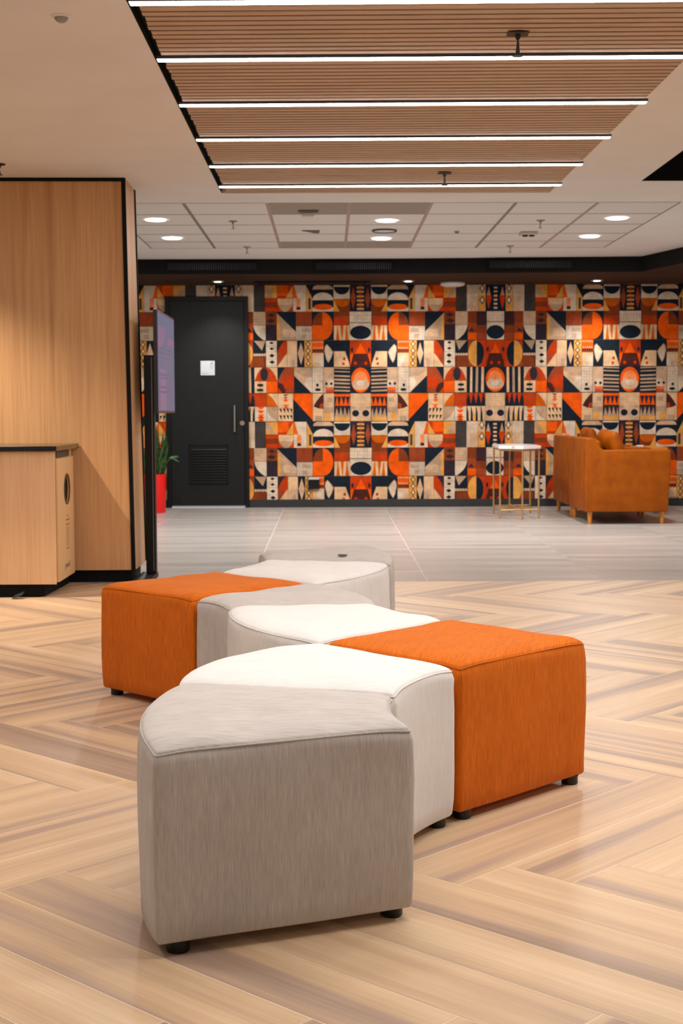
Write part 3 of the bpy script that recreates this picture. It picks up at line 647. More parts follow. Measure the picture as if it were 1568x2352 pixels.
# ------------------------------------------------------------------ things on the ceilings
def downlight(label, loc, r, es_mat, power, group, col=NEUT):
    t = thing('recessed_downlight', label, 'light', loc, group)
    x, y, z = loc
    obj('trim_ring', lathe(x, y, [(r, z-.0015), (r+.012, z-.002), (r+.012, z-.0005)], 32), WHITEP, t)
    obj('lens', lathe(x, y, [(0, z-.004), (r*.9, z-.004), (r, z-.0015)], 32), es_mat, t)
    return t
first = None
dl = [(-1.372, 11.48, 'near one, left by the wooden wall'), (-1.372, 12.69, 'far one, left by the wooden wall'), (.472, 11.56, 'near one in the middle of the tiles'), (.472, 12.75, 'far one in the middle of the tiles'), (2.30, 11.44, 'near one at the right end of the tiles'), (2.30, 12.63, 'far one at the right end of the tiles')]
for x, y, s in dl:
    lab = 'round glowing downlight in the tiled ceiling, '+s
    if first is None: first = downlight(lab, (x, y, ZT), .082, LENS, 0, 'downlights in the tiled ceiling')
    else: dup(first, (x, y, ZT), lab)
    lamp('downlight_beam', 'AREA', (x, y, ZT-.012), 34, NEUT, .15)
first = None
for x, s in ((-1.165, 'above the black door'), (.846, 'left of the white access point'), (2.844, 'above the tan armchairs')):
    lab = 'small downlight in the dark soffit, '+s
    if first is None:
        first = thing('soffit_downlight', lab, 'light', (x, 15.17, ZS-.004), 'downlights in the dark soffit')
        obj('trim_ring', lathe(x, 15.17, [(.038, ZS-.006), (.062, ZS-.016), (.064, ZS-.004)], 28), mat('polished_ring', rgb(215, 215, 215), .2, metal=.6), first, smooth=True)
        obj('lens', lathe(x, 15.17, [(0, ZS-.012), (.036, ZS-.012), (.038, ZS-.005)], 28), LENS, first)
    else: dup(first, (x, 15.17, ZS-.004), lab)
    lamp('soffit_beam', 'SPOT', (x, 15.17, ZS-.03), 60, NEUT, .03, spot=math.radians(112), blend=.8)
# sprinklers
def sprinkler(label, x, y, z, m=None, recess=False, drop=.045, group='sprinkler heads'):
    t = thing('sprinkler_head', label, 'sprinkler', (x, y, z))
    m = m or WHITEP
    if recess: obj('mounting_recess', box(x-.04, x+.04, y-.03, y+.03, z-.0065, z-.0045), mat('recess_brown', rgb(70, 50, 40), .8), t)
    obj('escutcheon', lathe(x, y, [(0, z-.004), (.034, z-.006), (.036, z)], 24), m, t, smooth=True, auto=40)
    obj('body', lathe(x, y, [(.011, z-.004), (.011, z-.018), (.007, z-.024), (.004, z-.03), (.009, z-drop+.004), (.009, z-drop)], 16), m, t, smooth=True, auto=40)
    obj('deflector', lathe(x, y, [(0, z-drop), (.02, z-drop-.001), (.02, z-drop-.003), (0, z-drop-.003)], 20), m, t)
    obj('bulb', lathe(x, y, [(0.0, z-.026), (.0042, z-.03), (.0042, z-.04), (0, z-.043)], 10), mat('red_bulb', rgb(180, 50, 20), .2), t, label='tiny red glass bulb')
    return t
SPR = mat('warm_grey_enamel', rgb(158, 146, 136), .5)
DARKM = mat('dark_bronze', rgb(26, 22, 20), .4, metal=.3)
sprinkler('dark sprinkler hanging from the near part of the timber panel', .716, 5.45, ZP-.004, DARKM, True, .085)
sprinkler('dark sprinkler between the two farthest LED lines', .697, 8.60, ZP-.004, mat('bronze', rgb(70, 55, 46), .4, metal=.3), True, .075)
for x, y, s in ((-.762, 11.57, 'white sprinkler in the tiled ceiling, left nearer one'), (-.753, 13.37, 'white sprinkler in the last tile row, left of centre'), (1.709, 11.56, 'white sprinkler in the tiled ceiling, right nearer one'), (1.692, 13.35, 'white sprinkler in the last tile row, right of centre')):
    sprinkler(s, x, y, ZT+.001, SPR, False, .06)
sprinkler('dark sprinkler in the white ceiling, cut by the left edge above the wood wall', -1.885, 8.30, ZP-.0005, DARKM, False, .06)
# sensors, detectors, speakers
x, y, z = -1.0, 5.62, ZP
t = thing('motion_sensor', 'round white ceiling sensor with a grey domed lens, top left', 'sensor', (x, y, z))
x, y = -.955, 5.235
t.location = (x, y, z)
obj('base_ring', lathe(x, y, [(.026, z-.006), (.034, z-.006), (.039, z-.0005)], 32), WHITEP, t, smooth=True, auto=50)
obj('dome_lens', lathe(x, y, [(0, z-.024), (.012, z-.0225), (.021, z-.016), (.026, z-.006)], 32), mat('frosted_lens', rgb(150, 146, 142), .35), t, smooth=True)
def bxthing(name, label, cat, x, y, z, parts):
    t = thing(name, label, cat, (x, y, z))
    for nm, b, m in parts: obj(nm, b, m, t)
    return t
x, y, z = -.148, 11.0, ZT+.001
bxthing('smoke_detector', 'pale detector with grey shroud on the grey perforated tile', 'detector', x, y, z, [('base', box(x-.075, x+.075, y-.06, y+.06, z-.018, z, .006), GREYP), ('head', box(x-.052, x+.052, y-.045, y+.045, z-.05, z-.018, .01), WHITEP)])
x, y = -.143, 12.22
bxthing('ceiling_vent', 'small dark grey plate in a white ceiling tile', 'vent', x, y, z, [('plate', prism([(x-.075, y-.05), (x+.07, y-.05), (x+.07, y+.11), (x+.03, y+.11)], z, 'z', z-.006), mat('dark_grey_plate', rgb(96, 86, 78), .8)), ('rim', box(x-.08, x+.075, y-.058, y-.05, z-.008, z), GREYP)])
x, y = .478, 12.17
t = thing('ceiling_speaker', 'white round flush speaker between two middle downlights', 'speaker', (x, y, z))
obj('grille', lathe(x, y, [(0, z-.010), (.085, z-.009), (.098, z-.003)], 36), TILE, t, smooth=True); obj('rim', lathe(x, y, [(.098, z-.004), (.104, z-.014), (.107, z)], 36), mat('dark_rim', rgb(70, 76, 78), .4), t)
x, y = 1.096, 12.22
t = thing('smoke_sensor', 'tiny grey dot sensor in a white tile, right of centre', 'sensor', (x, y, z))
obj('base', lathe(x, y, [(.02, z-.006), (.034, z-.004), (.036, z)], 24), WHITEP, t); obj('head', lathe(x, y, [(0, z-.022), (.018, z-.02), (.02, z-.006)], 20), GREYP, t, smooth=True)
x, y = 1.72, 12.34
bxthing('occupancy_detector', 'square white ceiling detector with dark lenses below it', 'detector', x, y, z, [('base', box(x-.075, x+.075, y-.07, y+.07, z-.024, z, .006), mat('warm_white_plastic', rgb(190, 180, 174), .5)), ('lens', box(x-.05, x-.005, y-.02, y+.02, z-.036, z-.024, .005), BLACK), ('lens', box(x+.008, x+.05, y-.02, y+.02, z-.036, z-.024, .005), BLACK)])
x, y, z = 1.336, 15.40, ZS-.004
t = thing('access_point', 'white rounded wireless unit on the dark soffit', 'access point', (x, y, z))
obj('shell', lathe(x, y, [(.128, z-.001), (.135, z-.012), (.126, z-.032), (.09, z-.043), (0, z-.046)], 40), WHITEP, t, smooth=True)
obj('status_light', box(x+.0, x+.008, y-.129, y-.123, z-.026, z-.020), mat('green_led', rgb(80, 220, 130), .3, emit=rgb(90, 255, 140), es=1.5), t, label='tiny green status light')
bxthing('slot_diffuser', 'long black air slot in the soffit beside the black door', 'vent', -.16, 15.3, ZS-.004, [('frame', box(-.78, .45, 15.18, 15.42, ZS-.022, ZS-.0045, .003), BLACK), ('slot', box(-.74, .41, 15.24, 15.36, ZS-.024, ZS-.022), BLACKM)])
VG = mat('vent_metal', rgb(40, 41, 43), .35, metal=.5)
for xa, xb, s in ((-1.62, -.70, 'left one over the door'), (-.13, .66, 'middle one'), (1.6, 2.45, 'right one')):
    yy = 14.43 if xb < 1 else 14.34
    ang = 0
    t = thing('bulkhead_grille', 'black air grille in the black bulkhead band, '+s, 'vent', ((xa+xb)/2, yy, ZS+.035), 'grilles in the black bulkhead')
    yf = min(14.40+(.05)*(xa+4.9)/5.2, 14.45-(xb-.3)*.0638 if xb > .3 else 9e9)-.006
    obj('frame', box(xa, xb, yf-.006, yf, ZS+.03, ZS+.125, .002), BLACKM, t)
    bm = bmesh.new(); n = int((xb-xa)/.022)
    for k in range(n):
        xx = xa+.015+k*(xb-xa-.03)/n; box(xx, xx+.006, yf-.0105, yf-.006, ZS+.045, ZS+.11, bm=bm)
    obj('fins', bm, VG, t)

# ------------------------------------------------------------------ counter against the wood wall
XC = -1.562
ct = thing('waste_station_cabinet', 'light oak cabinet with a round waste hole standing against the wood wall', 'cabinet', (-2.6, 8.45, 0))
obj('plinth', prism([(-4.3, 8.12), (XC-.10, 8.12), (XC-.075, 8.145), (XC-.05, 8.77), (-4.3, 8.77)], .075, 'z', 0, .002), BLACKM, ct)
obj('carcass', prism([(-4.3, 8.095), (XC+.004, 8.095), (XC-.012, 8.18), (XC-.012, 8.705), (-4.3, 8.705)], .835, 'z', .076), WOODC, ct)
ctX = XC-.0115
# side bin door with round hole
bm = bmesh.new(); hc, hz, hr, zb0, zt0, ya, yb = 8.475, .602, .088, .077, .790, 8.197, 8.70
N = 48; outer = []
ring = [(hc+hr*math.cos(2*PI*k/N), hz+hr*math.sin(2*PI*k/N)) for k in range(N)]
for k in range(N):
    a = 2*PI*k/N; c, s = math.cos(a), math.sin(a)
    tx = ((yb-hc) if c > 0 else (hc-ya))/max(abs(c), 1e-9); ty = ((zt0-hz) if s > 0 else (hz-zb0))/max(abs(s), 1e-9); r = min(tx, ty)
    outer.append((hc+c*r, hz+s*r))
corn = [(yb, zt0), (ya, zt0), (ya, zb0), (yb, zb0)]
for c in corn:
    k = min(range(N), key=lambda i: (outer[i][0]-c[0])**2+(outer[i][1]-c[1])**2); outer[k] = c
for x0 in (ctX+.012,):
    A = [bm.verts.new((x0, *p)) for p in ring]; B = [bm.verts.new((x0, *p)) for p in outer]; C = [bm.verts.new((x0-.011, *p)) for p in ring]; D = [bm.verts.new((x0-.011, *p)) for p in outer]
    for k in range(N):
        j = (k+1) % N; bm.faces.new((A[k], A[j], B[j], B[k])); bm.faces.new((A[j], A[k], C[k], C[j])); bm.faces.new((B[k], B[j], D[j], D[k]))
bmesh.ops.recalc_face_normals(bm, faces=bm.faces[:])
WOODD = noisy('pale_door_veneer', [rgb(226, 184, 132), rgb(232, 192, 142)], (7, 7, .5), .45, fine=((90, 90, 1.6), .04), lo=.3, hi=.7, spec=.3)
bd = obj('bin_door', bm, WOODD, ct)
obj('hole_rim', tube([(ctX+.0125, y, z) for y, z in [(hc+(hr+.001)*math.cos(2*PI*k/40), hz+(hr+.001)*math.sin(2*PI*k/40)) for k in range(40)]], .0045, 8, True), mat('dark_ring', rgb(110, 78, 48), .4, metal=.3), bd, label='dark ring around the waste hole')
obj('bin_cavity', box(ctX+.0005, ctX+.0015, hc-.12, hc+.12, hz-.12, hz+.12), BLACKM, bd)
obj('top_slot', box(ctX, ctX+.006, 8.21, 8.60, .795, .832), mat('shadow_brown', rgb(96, 72, 56), .8), ct, label='dark slot above the bin door')
PRN = mat('brown_print', rgb(140, 96, 64), .7); PRG = mat('grey_brown_print', rgb(150, 122, 108), .7)
xs = ctX+.0125
for y0, y1, z0, z1 in ((8.470, 8.50, .437, .446), (8.43, 8.54, .415, .422), (8.43, 8.54, .388, .394), (8.445, 8.525, .245, .251)):
    obj('bin_symbol_bar', box(xs-.0002, xs+.0006, y0, y1, z0, z1), PRN, bd)
bm = box(xs-.0002, xs+.0004, 8.44, 8.53, .262, .378); obj('bin_symbol_body', bm, mat('faint_print', rgb(206, 160, 116), .7), bd)
obj('lettering', text_mesh('general', .052, Matrix.Translation((xs+.0002, 8.385, .135)) @ Matrix.Rotation(PI/2, 4, 'Z') @ Matrix.Rotation(PI/2, 4, 'X')), PRG, bd)
wt = obj('worktop', prism([(-4.32, 8.06), (XC+.022, 8.06), (XC+.022, 8.785), (-4.32, 8.71)], .866, 'z', .838, .002), WORKTOP)
setp(wt, 'thin glossy black worktop lying on the light oak cabinet', 'worktop')
tp = prism([(-1.80, 8.02), (-1.742, 8.028), (-1.738, 8.075), (-1.795, 8.085)], .004, 'z', .0005)
for v in tp.verts:
    if v.co.x > -1.76: v.co.z += .022
    if v.co.y > 8.05: v.co.z += .014
setp(obj('tape_scrap', tp, mat('glossy_black_tape', rgb(60, 62, 62), .25)), 'crumpled scrap of black tape on the floor before the cabinet plinth', 'tape')

# ------------------------------------------------------------------ display on a stand
t = thing('display_stand', 'black floor stand carrying a wall-type screen seen edge on beside the wood wall', 'display', (-1.14, 9.1, 0))
obj('post', box(-1.163, -1.100, 9.00, 9.07, .03, 1.415, .004), BLACK, t)
obj('post_groove', box(-1.115, -1.112, 8.997, 9.0, .05, 1.40), GREYP, t)
obj('base', box(-1.20, -1.10, 8.62, 9.12, .0, .03, .004), BLACK, t)
bs = obj('bracket', box(-1.12, -1.085, 9.05, 9.62, 1.16, 1.36, .004), BLACK, t)
for z in (1.19, 1.23, 1.28, 1.31): obj('bolt', tube([(-1.096, 9.045, z), (-1.096, 9.06, z)], .004, 8), CHROME, bs)
sc = obj('screen_case', box(-1.100, -1.074, 9.0, 9.97, 1.048, 1.700, .003), mat('dark_bezel', rgb(38, 28, 28), .35), t)
def screen_mat():
    m = mat('lit_screen', rgb(12, 14, 18), .35, spec=.2); tt = NT(m); tc = tt.n('ShaderNodeTexCoord')
    mp = tt.n('ShaderNodeMapping'); mp.inputs['Scale'].default_value = (1, 2.2, 2.6); tt.l(tc.outputs['Object'], mp.inputs['Vector'])
    nz = tt.n('ShaderNodeTexNoise', Scale=1.3, Detail=2.0); tt.l(mp.outputs[0], nz.inputs['Vector'])
    cr = tt.n('ShaderNodeValToRGB'); e = cr.color_ramp.elements; e[0].position = .35; e[1].position = .65
    e[0].color = rgb(84, 108, 134); e[1].color = rgb(104, 104, 138); tt.l(nz.outputs[0], cr.inputs[0])
    tt.l(cr.outputs[0], tt.b.inputs['Emission Color']); tt.b.inputs['Emission Strength'].default_value = .7; return m
obj('screen', box(-1.0745, -1.0725, 9.012, 9.955, 1.062, 1.688), screen_mat(), sc)
SP = mat('screen_pink', rgb(40, 30, 40), .3, emit=rgb(124, 104, 146), es=.6); SV = mat('screen_violet', rgb(40, 30, 40), .3, emit=rgb(136, 98, 146), es=.6); SD = mat('screen_ink', rgb(20, 20, 30), .3, emit=rgb(84, 86, 116), es=.8)
bm = bmesh.new(); xs2 = -1.0722
def sq(bm, y0, y1, z0, z1): box(xs2-.0001, xs2+.0006, y0, y1, z0, z1, bm=bm)
bm = prism([(9.02+.42*math.cos(a*PI/16), 1.60+.14*math.sin(a*PI/16)) for a in range(-8, 1)]+[(9.02, 1.60)], xs2+.0006, 'x', xs2-.0001); obj('screen_graphic', bm, SP, sc); bm = bmesh.new(); sq(bm, 9.10, 9.45, 1.07, 1.33); obj('screen_graphic', bm, SP, sc)
bm = bmesh.new(); sq(bm, 9.55, 9.93, 1.50, 1.545); obj('screen_graphic', bm, SV, sc)
for z, h in ((1.452, .018), (1.425, .018), (1.398, .01), (1.29, .014), (1.27, .01), (1.21, .012), (1.18, .012)):
    y = 9.08; up = []
    while y < 9.72:                                        # one run of blurred small lettering
        l = random.uniform(.02, .06); up += [(y, z+h), (y+l, z+h*random.uniform(.7, 1)), (y+l, z+h*.25), (y+l+.02, z+h*.25)]; y += l+.02
    obj('lettering', prism([(9.08, z)]+up+[(y, z)], xs2+.0006, 'x', xs2-.0001), SD, sc)

# ------------------------------------------------------------------ plant in red planter
px, py = -1.825, 14.86
pt = thing('potted_snake_plant', 'snake plant in a tall red planter beside the black door', 'plant', (px, py, 0))
obj('planter', lathe(px, py, [(0, .002), (.112, .002), (.116, .01), (.122, .40), (.126, .405), (.116, .405), (.112, .36), (0, .36)], 40), RED, pt, smooth=True, auto=35)
obj('soil', lathe(px, py, [(0, .372), (.115, .37)], 24), SOIL, pt)
def leaf(base, tip, wid, bend, m, name='leaf'):
    b = bmesh.new(); base = Vector(base); tip = Vector(tip); n = 10; d = tip-base
    side = Vector((-d.y, d.x, 0)); side = side.normalized() if side.length > .02 else Vector((1, 0, 0)); side = Vector((1, .3, 0)).normalized() if abs(d.z) > .2 else side
    L = []; 
    for i in range(n+1):
        s = i/n; c = base+d*s+Vector(bend)*math.sin(PI*s)*.5; wv = wid*(math.sin(PI*(.22+.78*s))**.8 if s < .999 else 0.02)
        nrm = side.cross(d).normalized()
        L.append([b.verts.new(c-side*wv+nrm*.006), b.verts.new(c-nrm*.004*(1-s)), b.verts.new(c+side*wv+nrm*.006)])
    for A, B in zip(L, L[1:]):
        b.faces.new((A[0], A[1], B[1], B[0])); b.faces.new((A[1], A[2], B[2], B[1]))
    bmesh.ops.solidify(b, geom=b.faces[:], thickness=.002)
    obj(name, b, m, pt, smooth=True)
for bx, by, tx, ty, tz, wd, be in ((-.05, 0, -.09, .02, .86, .024, (0, 0, 0)), (.02, -.02, .03, -.02, .92, .026, (.03, 0, 0)), (.06, -.03, .10, -.04, .83, .028, (.02, 0, 0)), (.08, 0, .13, 0, .88, .02, (.01, 0, 0)),
     (.05, -.05, .16, -.05, .73, .022, (.02, 0, 0)), (.0, .03, .0, .05, .95, .024, (.02, 0, 0)), (-.07, -.02, -.12, -.03, .78, .026, (-.02, 0, 0)), (.03, -.06, .07, -.06, .68, .026, (.02, 0, 0)), (-.02, -.06, -.02, -.08, .75, .026, (0, 0, 0)), (.07, .04, .12, .05, .70, .024, (.03, 0, 0)), (-.03, .05, -.1, .06, .9, .022, (0, 0, 0)), (.085, -.02, .145, -.02, .79, .012, (.01, 0, 0)), (.045, -.07, .10, -.08, .60, .02, (.02, 0, 0))):
    leaf((px+bx, py+by, .37), (px+tx, py+ty, tz), wd, be, LEAF)
leaf((px+.06, py-.06, .40), (px+.14, py-.08, .77), .008, (-.05, 0, 0), LEAFP)
for tx, tz in ((.27, .585), (.275, .53)):
    b = tube([(px+.09, py-.05, .40), (px+.14, py-.07, .53), (px+.19, py-.08, .575)], .003, 6); obj('leaf_stem', b, LEAFP, pt)
    b = bmesh.new(); q = [(.165, .575, 0), (.20, .595, .02), (.25, .60, .0) if tz > .55 else (.235, .57, 0), (tx, tz, 0), (.235, .575, -.01) if tz > .55 else (.215, .545, 0), (.195, .565, 0)]
    f = b.faces.new([b.verts.new((px+a, py-.08+c, z)) for a, z, c in q]); bmesh.ops.solidify(b, geom=b.faces[:], thickness=.003); obj('leaf', b, LEAFP, pt)

# ------------------------------------------------------------------ side table with marble top
tb = thing('side_table', 'tall side table with marble top on six thin brass legs, left of the armchairs', 'table', (1.865, 14.15, 0))
legs = [(1.663, 13.80), (1.862, 13.66), (2.046, 13.84), (2.055, 14.50), (1.866, 14.66), (1.675, 14.44)]
for x, y in legs: obj('leg', tube([(x, y, 0), (x, y, .682)], .0095, 10), BRASS, tb, smooth=True, auto=40)
obj('marble_top', prism([(1.648, 13.79), (1.862, 13.63), (2.062, 13.82), (2.072, 14.52), (1.866, 14.69), (1.66, 14.45)], .712, 'z', .683, .003), MARBLE, tb)
for i, j in ((0, 2), (3, 5), (0, 3), (1, 4), (2, 5)): obj('stretcher', tube([(*legs[i], .088), (*legs[j], .088)], .007, 8), BRASS, tb)
bm = bmesh.new(); tube([(x+(1.865-x)*.04, y+(14.15-y)*.04, .672) for x, y in legs], .008, 8, True, bm); obj('top_ring', bm, BRASS, tb)

# ------------------------------------------------------------------ armchairs
def armchair(x, y, label):
    """origin at floor, back to the left (-x), near side at y"""
    t = thing('armchair', label, 'armchair', (x, y, 0), 'tan leather armchairs')
    W = .93
    prof = [(0, .115), (-.006, .30), (-.002, .785), (.006, .797), (.062, .797), (.078, .787), (.105, .745), (.135, .703), (.17, .686), (.30, .688), (.770, .690), (.782, .682), (.785, .60), (.765, .125), (.755, .115)]
    prof = [(x+a, z) for a, z in prof]
    obj('arm', prism(prof, y+.125, 'y', y, .012, 3), LEATHER, t, smooth=True, auto=50)
    obj('arm', prism(prof, y+W, 'y', y+W-.125, .012, 3), LEATHER, t, smooth=True, auto=50)
    obj('backrest', prism([(x-.004, .115), (x-.006, .30), (x-.002, .786), (x+.008, .797), (x+.085, .797), (x+.15, .42), (x+.15, .115)], y+W-.126, 'y', y+.126, .012, 3), LEATHER, t, smooth=True, auto=50)
    obj('seat_base', box(x+.15, x+.765, y+.127, y+W-.127, .125, .27, .012), LEATHER, t, smooth=True, auto=50)
    obj('seat_cushion', box(x+.12, x+.775, y+.13, y+W-.13, .272, .43, .035, seg=4), LEATHER, t, smooth=True, auto=60)
    obj('back_cushion', prism([(x+.155, .435), (x+.11, .76), (x+.125, .785), (x+.16, .765), (x+.20, .435)], y+W-.135, 'y', y+.135, .03, 3), LEATHER, t, smooth=True, auto=60)
    for a, b in ((.05, .06), (.72, .06), (.05, W-.06), (.72, W-.06)):
        obj('leg', lathe(x+a, y+b, [(0, 0), (.016, 0), (.025, .116), (0, .116)], 16), LEGW, t, smooth=True, auto=50)
    return t
ac = armchair(2.372, 13.10, 'tan leather armchair nearest the camera, side on, on pale wood legs')
dup(ac, (2.372, 14.07, 0), 'tan leather armchair behind the near one, by the patterned wall')
def pillow(cx, cy, cz, w, h, th, tilt, label, yaw=0):
    b = bmesh.new(); n = 14; V = {}
    for sgn in (1, -1):
        for i in range(n+1):
            for j in range(n+1):
                u, v = 2*i/n-1, 2*j/n-1
                f = max(0, (1-u**4)*(1-v**4))**.55; pin = 1-.10*(abs(u)**2*abs(v)**2)
                edge = abs(u) == 1 or abs(v) == 1
                if edge and sgn == -1: continue
                V[(sgn, i, j)] = b.verts.new((sgn*th/2*f*(1+.10*math.sin(5*u+3*v)), u*w/2*pin*(1-.05*(1-v*v)), v*h/2*pin*(1-.05*(1-u*u))))
    def g(s, i, j): return V.get((s, i, j)) or V[(1, i, j)]
    for s in (1, -1):
        for i in range(n):
            for j in range(n):
                q = [g(s, i, j), g(s, i+1, j), g(s, i+1, j+1), g(s, i, j+1)]; b.faces.new(q if s == 1 else q[::-1])
    bmesh.ops.recalc_face_normals(b, faces=b.faces[:])
    bmesh.ops.transform(b, matrix=Matrix.Translation((cx, cy, cz)) @ Matrix.Rotation(yaw, 4, 'Z') @ Matrix.Rotation(tilt, 4, 'Y'), verts=b.verts[:])
    o = obj('throw_pillow', b, LEATHER, smooth=True); setp(o, label, 'pillow', 'tan pillows on the armchairs')
pillow(2.69, 13.40, .672, .33, .42, .15, -.3, 'tan pillow leaning in the near armchair, closest to its arm', .2)
pillow(2.70, 13.75, .68, .33, .43, .15, -.28, 'tan pillow in the near armchair, behind the first pillow', -.1)
pillow(2.68, 14.50, .682, .40, .44, .15, -.28, 'tan pillow in the far armchair, plump with a rounded top', .05)
t = thing('low_table', 'low tan table just showing above the near armchair arm', 'table', (3.2, 14.9, 0))
obj('tabletop', box(3.19, 3.47, 14.55, 15.25, .650, .672, .004), LEGW, t)
for a, b in ((3.21, 14.58), (3.45, 14.58), (3.21, 15.22), (3.45, 15.22)): obj('leg', lathe(a, b, [(0, 0), (.012, 0), (.016, .65), (0, .65)], 10), LEGW, t)
setp(obj('small_box', box(3.20, 3.26, 14.72, 14.80, .6725, .690, .002), WHITEP), 'small white box lying on the low tan table', 'box')

# ------------------------------------------------------------------ modular poufs
def outline(edges, step=.014):
    P = []; cor = []
    n = len(edges)
    for i, (p, sag) in enumerate(edges):
        q = edges[(i+1) % n][0]; p = Vector(p); q = Vector(q); d = q-p; L = d.length; nn = Vector((d.y, -d.x))/L   # right of travel = outward for ccw
        k = max(2, round(L/step)); cor.append(len(P))
        for s in range(k):
            u = s/k; P.append(p+d*u+nn*sag*4*u*(1-u))
    return P, cor
def pouf(edges, m, label, feet, ang, H=.405, crown=.018, seam=None):
    P, cor = outline(edges); n = len(P); C0 = [P[c].copy() for c in cor]
    for it in range(2): P = [P[i]*.5+(P[i-1]+P[(i+1) % n])*.25 for i in range(n)]
    N = []
    for i in range(n):
        d = (P[(i+1) % n]-P[i-1]).normalized(); N.append(Vector((d.y, -d.x)))
    P = [P[i]-N[i]*.007 for i in range(n)]
    drop = [sum(math.exp(-((P[i]-c).length/.05)**2) for c in C0) for i in range(n)]
    cx = sum(p.x for p in P)/n; cy = sum(p.y for p in P)/n; c = Vector((cx, cy))
    t = thing('pouf', label, 'pouf', (cx, cy, 0), 'modular poufs in a winding row')
    arc = [0]
    for i in range(n): arc.append(arc[-1]+(P[(i+1) % n]-P[i]).length)
    off0 = random.random()*5
    # side panel
    bm = bmesh.new(); uvl = bm.loops.layers.uv.new('UVMap')
    prof = [(.027, -.006), (.033, -.001), (.07, .001), (.14, .003), (.22, .004), (.30, .0035), (.36, .002), (.385, .001), (.397, -.0015), (H, -.0055)]
    rings = []
    for z, o in prof:
        rings.append([bm.verts.new((P[i].x+N[i].x*(o+.0012*math.sin(9*z*11+i*.21)), P[i].y+N[i].y*(o+.0012*math.sin(9*z*11+i*.21)), z-.006*drop[i]*max(0, (z-.3)/(H-.3)) )) for i in range(n)])
    for a in range(len(prof)-1):
        for i in range(n):
            j = (i+1) % n; f = bm.faces.new((rings[a][i], rings[a][j], rings[a+1][j], rings[a+1][i]))
            for lp, uvv in zip(f.loops, ((arc[i], prof[a][0]), (arc[i+1], prof[a][0]), (arc[i+1], prof[a+1][0]), (arc[i], prof[a+1][0]))): lp[uvl].uv = (uvv[0]+off0, uvv[1])
    f = bm.faces.new(rings[0][::-1])
    obj('side_panel', bm, m, t, smooth=True, auto=60)
    # top panel
    bm = bmesh.new(); uvl = bm.loops.layers.uv.new('UVMap'); ds = [0, .009, .013, .018, .03, .046, .07, .10, .14, .19]
    rings = []; hs = []
    def hz(d): return H+crown*(1-math.exp(-d/.028))+.006*(1-math.exp(-d/.12))
    for d in ds:
        R = []
        for i in range(n):
            v = P[i]-c; L = v.length; q = c+v*max(.12, (L-d)/L) if d else P[i]-N[i]*.0055
            wob = .0022*math.sin(q.x*23+q.y*17+off0*5)*math.sin(q.x*11-q.y*19)*min(1, d/.05)
            R.append(bm.verts.new((q.x, q.y, hz(d)-.006*drop[i]*math.exp(-d/.03)+wob)))
        rings.append(R)
    inner = []
    for s in (.66, .33):
        inner.append([bm.verts.new((c.x+(v.co.x-c.x)*s, c.y+(v.co.y-c.y)*s, hz(.3))) for v in rings[-1]])
    rings += inner
    for A, B in zip(rings, rings[1:]):
        for i in range(n): j = (i+1) % n; bm.faces.new((A[i], A[j], B[j], B[i]))
    cv = bm.verts.new((c.x, c.y, hz(.3)))
    for i in range(n): bm.faces.new((rings[-1][i], rings[-1][(i+1) % n], cv))
    ca, sa = math.cos(ang), math.sin(ang)
    for f in bm.faces:
        for lp in f.loops: x, y = lp.vert.co.x, lp.vert.co.y; lp[uvl].uv = (-x*sa+y*ca+off0, x*ca+y*sa)
    obj('top_panel', bm, m, t, smooth=True)
    bm = tube([(P[i].x-N[i].x*.0045, P[i].y-N[i].y*.0045, H+.0004-.006*drop[i]) for i in range(n)], .0017, 6, True)
    uvl = bm.loops.layers.uv.new('UVMap')
    for f in bm.faces:
        for lp in f.loops: lp[uvl].uv = (lp.vert.co.x+lp.vert.co.y, lp.vert.co.z)
    obj('piping', bm, m, t, smooth=True)
    for x, y in feet:
        obj('foot', lathe(x, y, [(0, 0), (.021, 0), (.0235, .003), (.0235, .021), (.026, .027), (0, .027)], 24), FOOT, t, smooth=True, auto=40)
    return t
FOOT = mat('black_plastic_foot', rgb(12, 12, 12), .4)
def inset(cs, d=.055):
    c = Vector((sum(p[0] for p in cs)/len(cs), sum(p[1] for p in cs)/len(cs))); out = []
    for p in cs: v = Vector(p)-c; out.append(tuple(c+v*(1-d/v.length)))
    return out
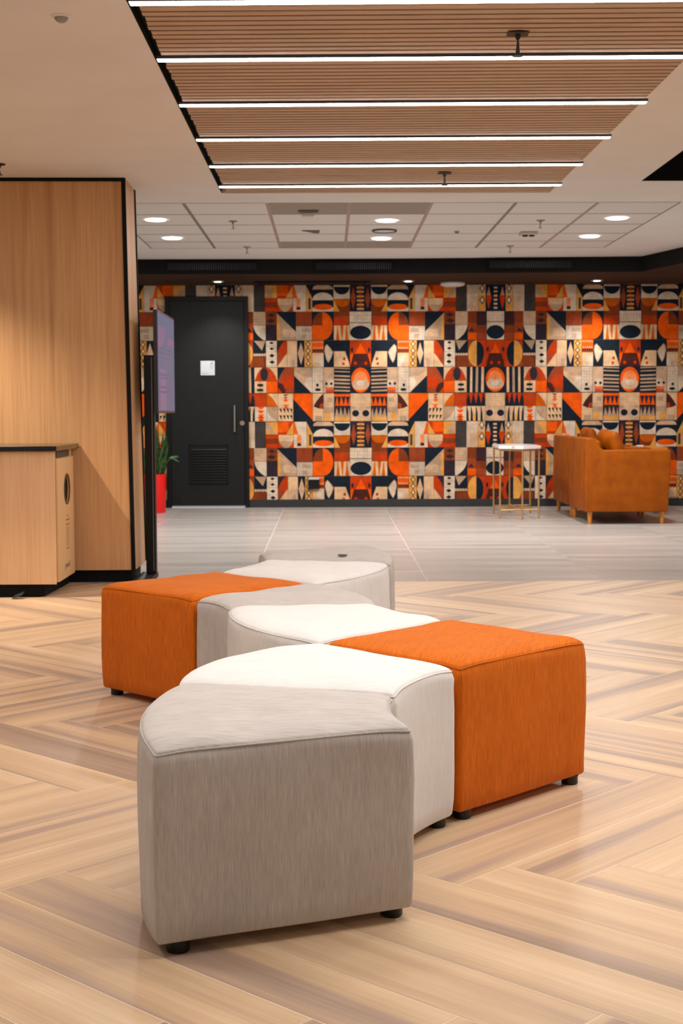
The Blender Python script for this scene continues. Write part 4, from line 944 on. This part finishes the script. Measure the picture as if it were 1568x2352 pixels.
# near grey pouf
c1 = [(-.343, 2.685), (.184, 2.897), (.158, 3.235), (-.372, 3.377)]
pouf([(c1[0], .0), (c1[1], -.028), (c1[2], 0), (c1[3], .058)], GREY_S, 'warm grey pouf nearest the camera, at the front end of the row', [(-.302, 2.745), (.128, 2.935), (.10, 3.17), (-.315, 3.31)], .1)
c2 = [(-.374, 3.381), (.158, 3.239), (.328, 3.575), (-.03, 3.965)]
pouf([(c2[0], 0), (c2[1], -.025), (c2[2], 0), (c2[3], .106)], WHITE_S, 'off-white pouf between the nearest grey pouf and the right orange cube', [(-.30, 3.42), (.12, 3.30), (.272, 3.575), (-.03, 3.88)], .2)
c3 = [(-.024, 3.972), (.334, 3.584), (.738, 3.990), (.375, 4.39)]
pouf([(c3[0], 0), (c3[1], 0), (c3[2], 0), (c3[3], 0)], ORANGE_S, 'burnt orange square pouf on the right side of the row', [(.345, 3.652), (.682, 3.985), (.37, 4.32), (.04, 3.98)], 1.3)
c4 = [(-.030, 3.978), (.370, 4.396), (.160, 4.748), (-.340, 4.70)]
pouf([(c4[0], 0), (c4[1], -.02), (c4[2], 0), (c4[3], .088)], WHITE_S, 'off-white pouf in the middle, behind the right orange cube', inset(c4, .08), .0)
c5 = [(-.345, 4.706), (.166, 4.754), (-.062, 5.325), (-.474, 4.918)]
pouf([(c5[0], 0), (c5[1], .06), (c5[2], 0), (c5[3], -.012)], GREY_S, 'grey pouf in the middle, beside the left orange cube', inset(c5, .08), .1)
c6 = [(-.480, 4.922), (-.068, 5.330), (-.460, 5.715), (-.868, 5.305)]
pouf([(c6[0], 0), (c6[1], 0), (c6[2], 0), (c6[3], 0)], ORANGE_S, 'burnt orange square pouf on the left side of the row', [(-.48, 4.99), (-.80, 5.30), (-.46, 5.64), (-.13, 5.33)], .35)
c7 = [(-.058, 5.335), (.262, 6.03), (-.290, 6.14), (-.455, 5.722)]
pouf([(c7[0], .068), (c7[1], 0), (c7[2], -.01), (c7[3], 0)], WHITE_S, 'off-white pouf behind the left orange cube, rounded on the right', inset(c7, .08), .0)
c8 = [(-.290, 6.147), (.272, 6.037), (.20, 6.80), (-.335, 6.50)]
pouf([(c8[0], 0), (c8[1], .05), (c8[2], 0), (c8[3], -.01)], GREY_S, 'grey pouf at the far end of the row', inset(c8, .08), .1)
zc = .430
b = lathe(.058, 6.19, [(0, zc), (.02, zc), (.021, zc+.002), (.021, zc+.004), (0, zc+.005)], 24)
setp(obj('black_disc', b, BLACK), 'tiny flat black disc lying on the farthest grey pouf', 'disc')  # plain black disc drawn for a dark spot where two poufs meet
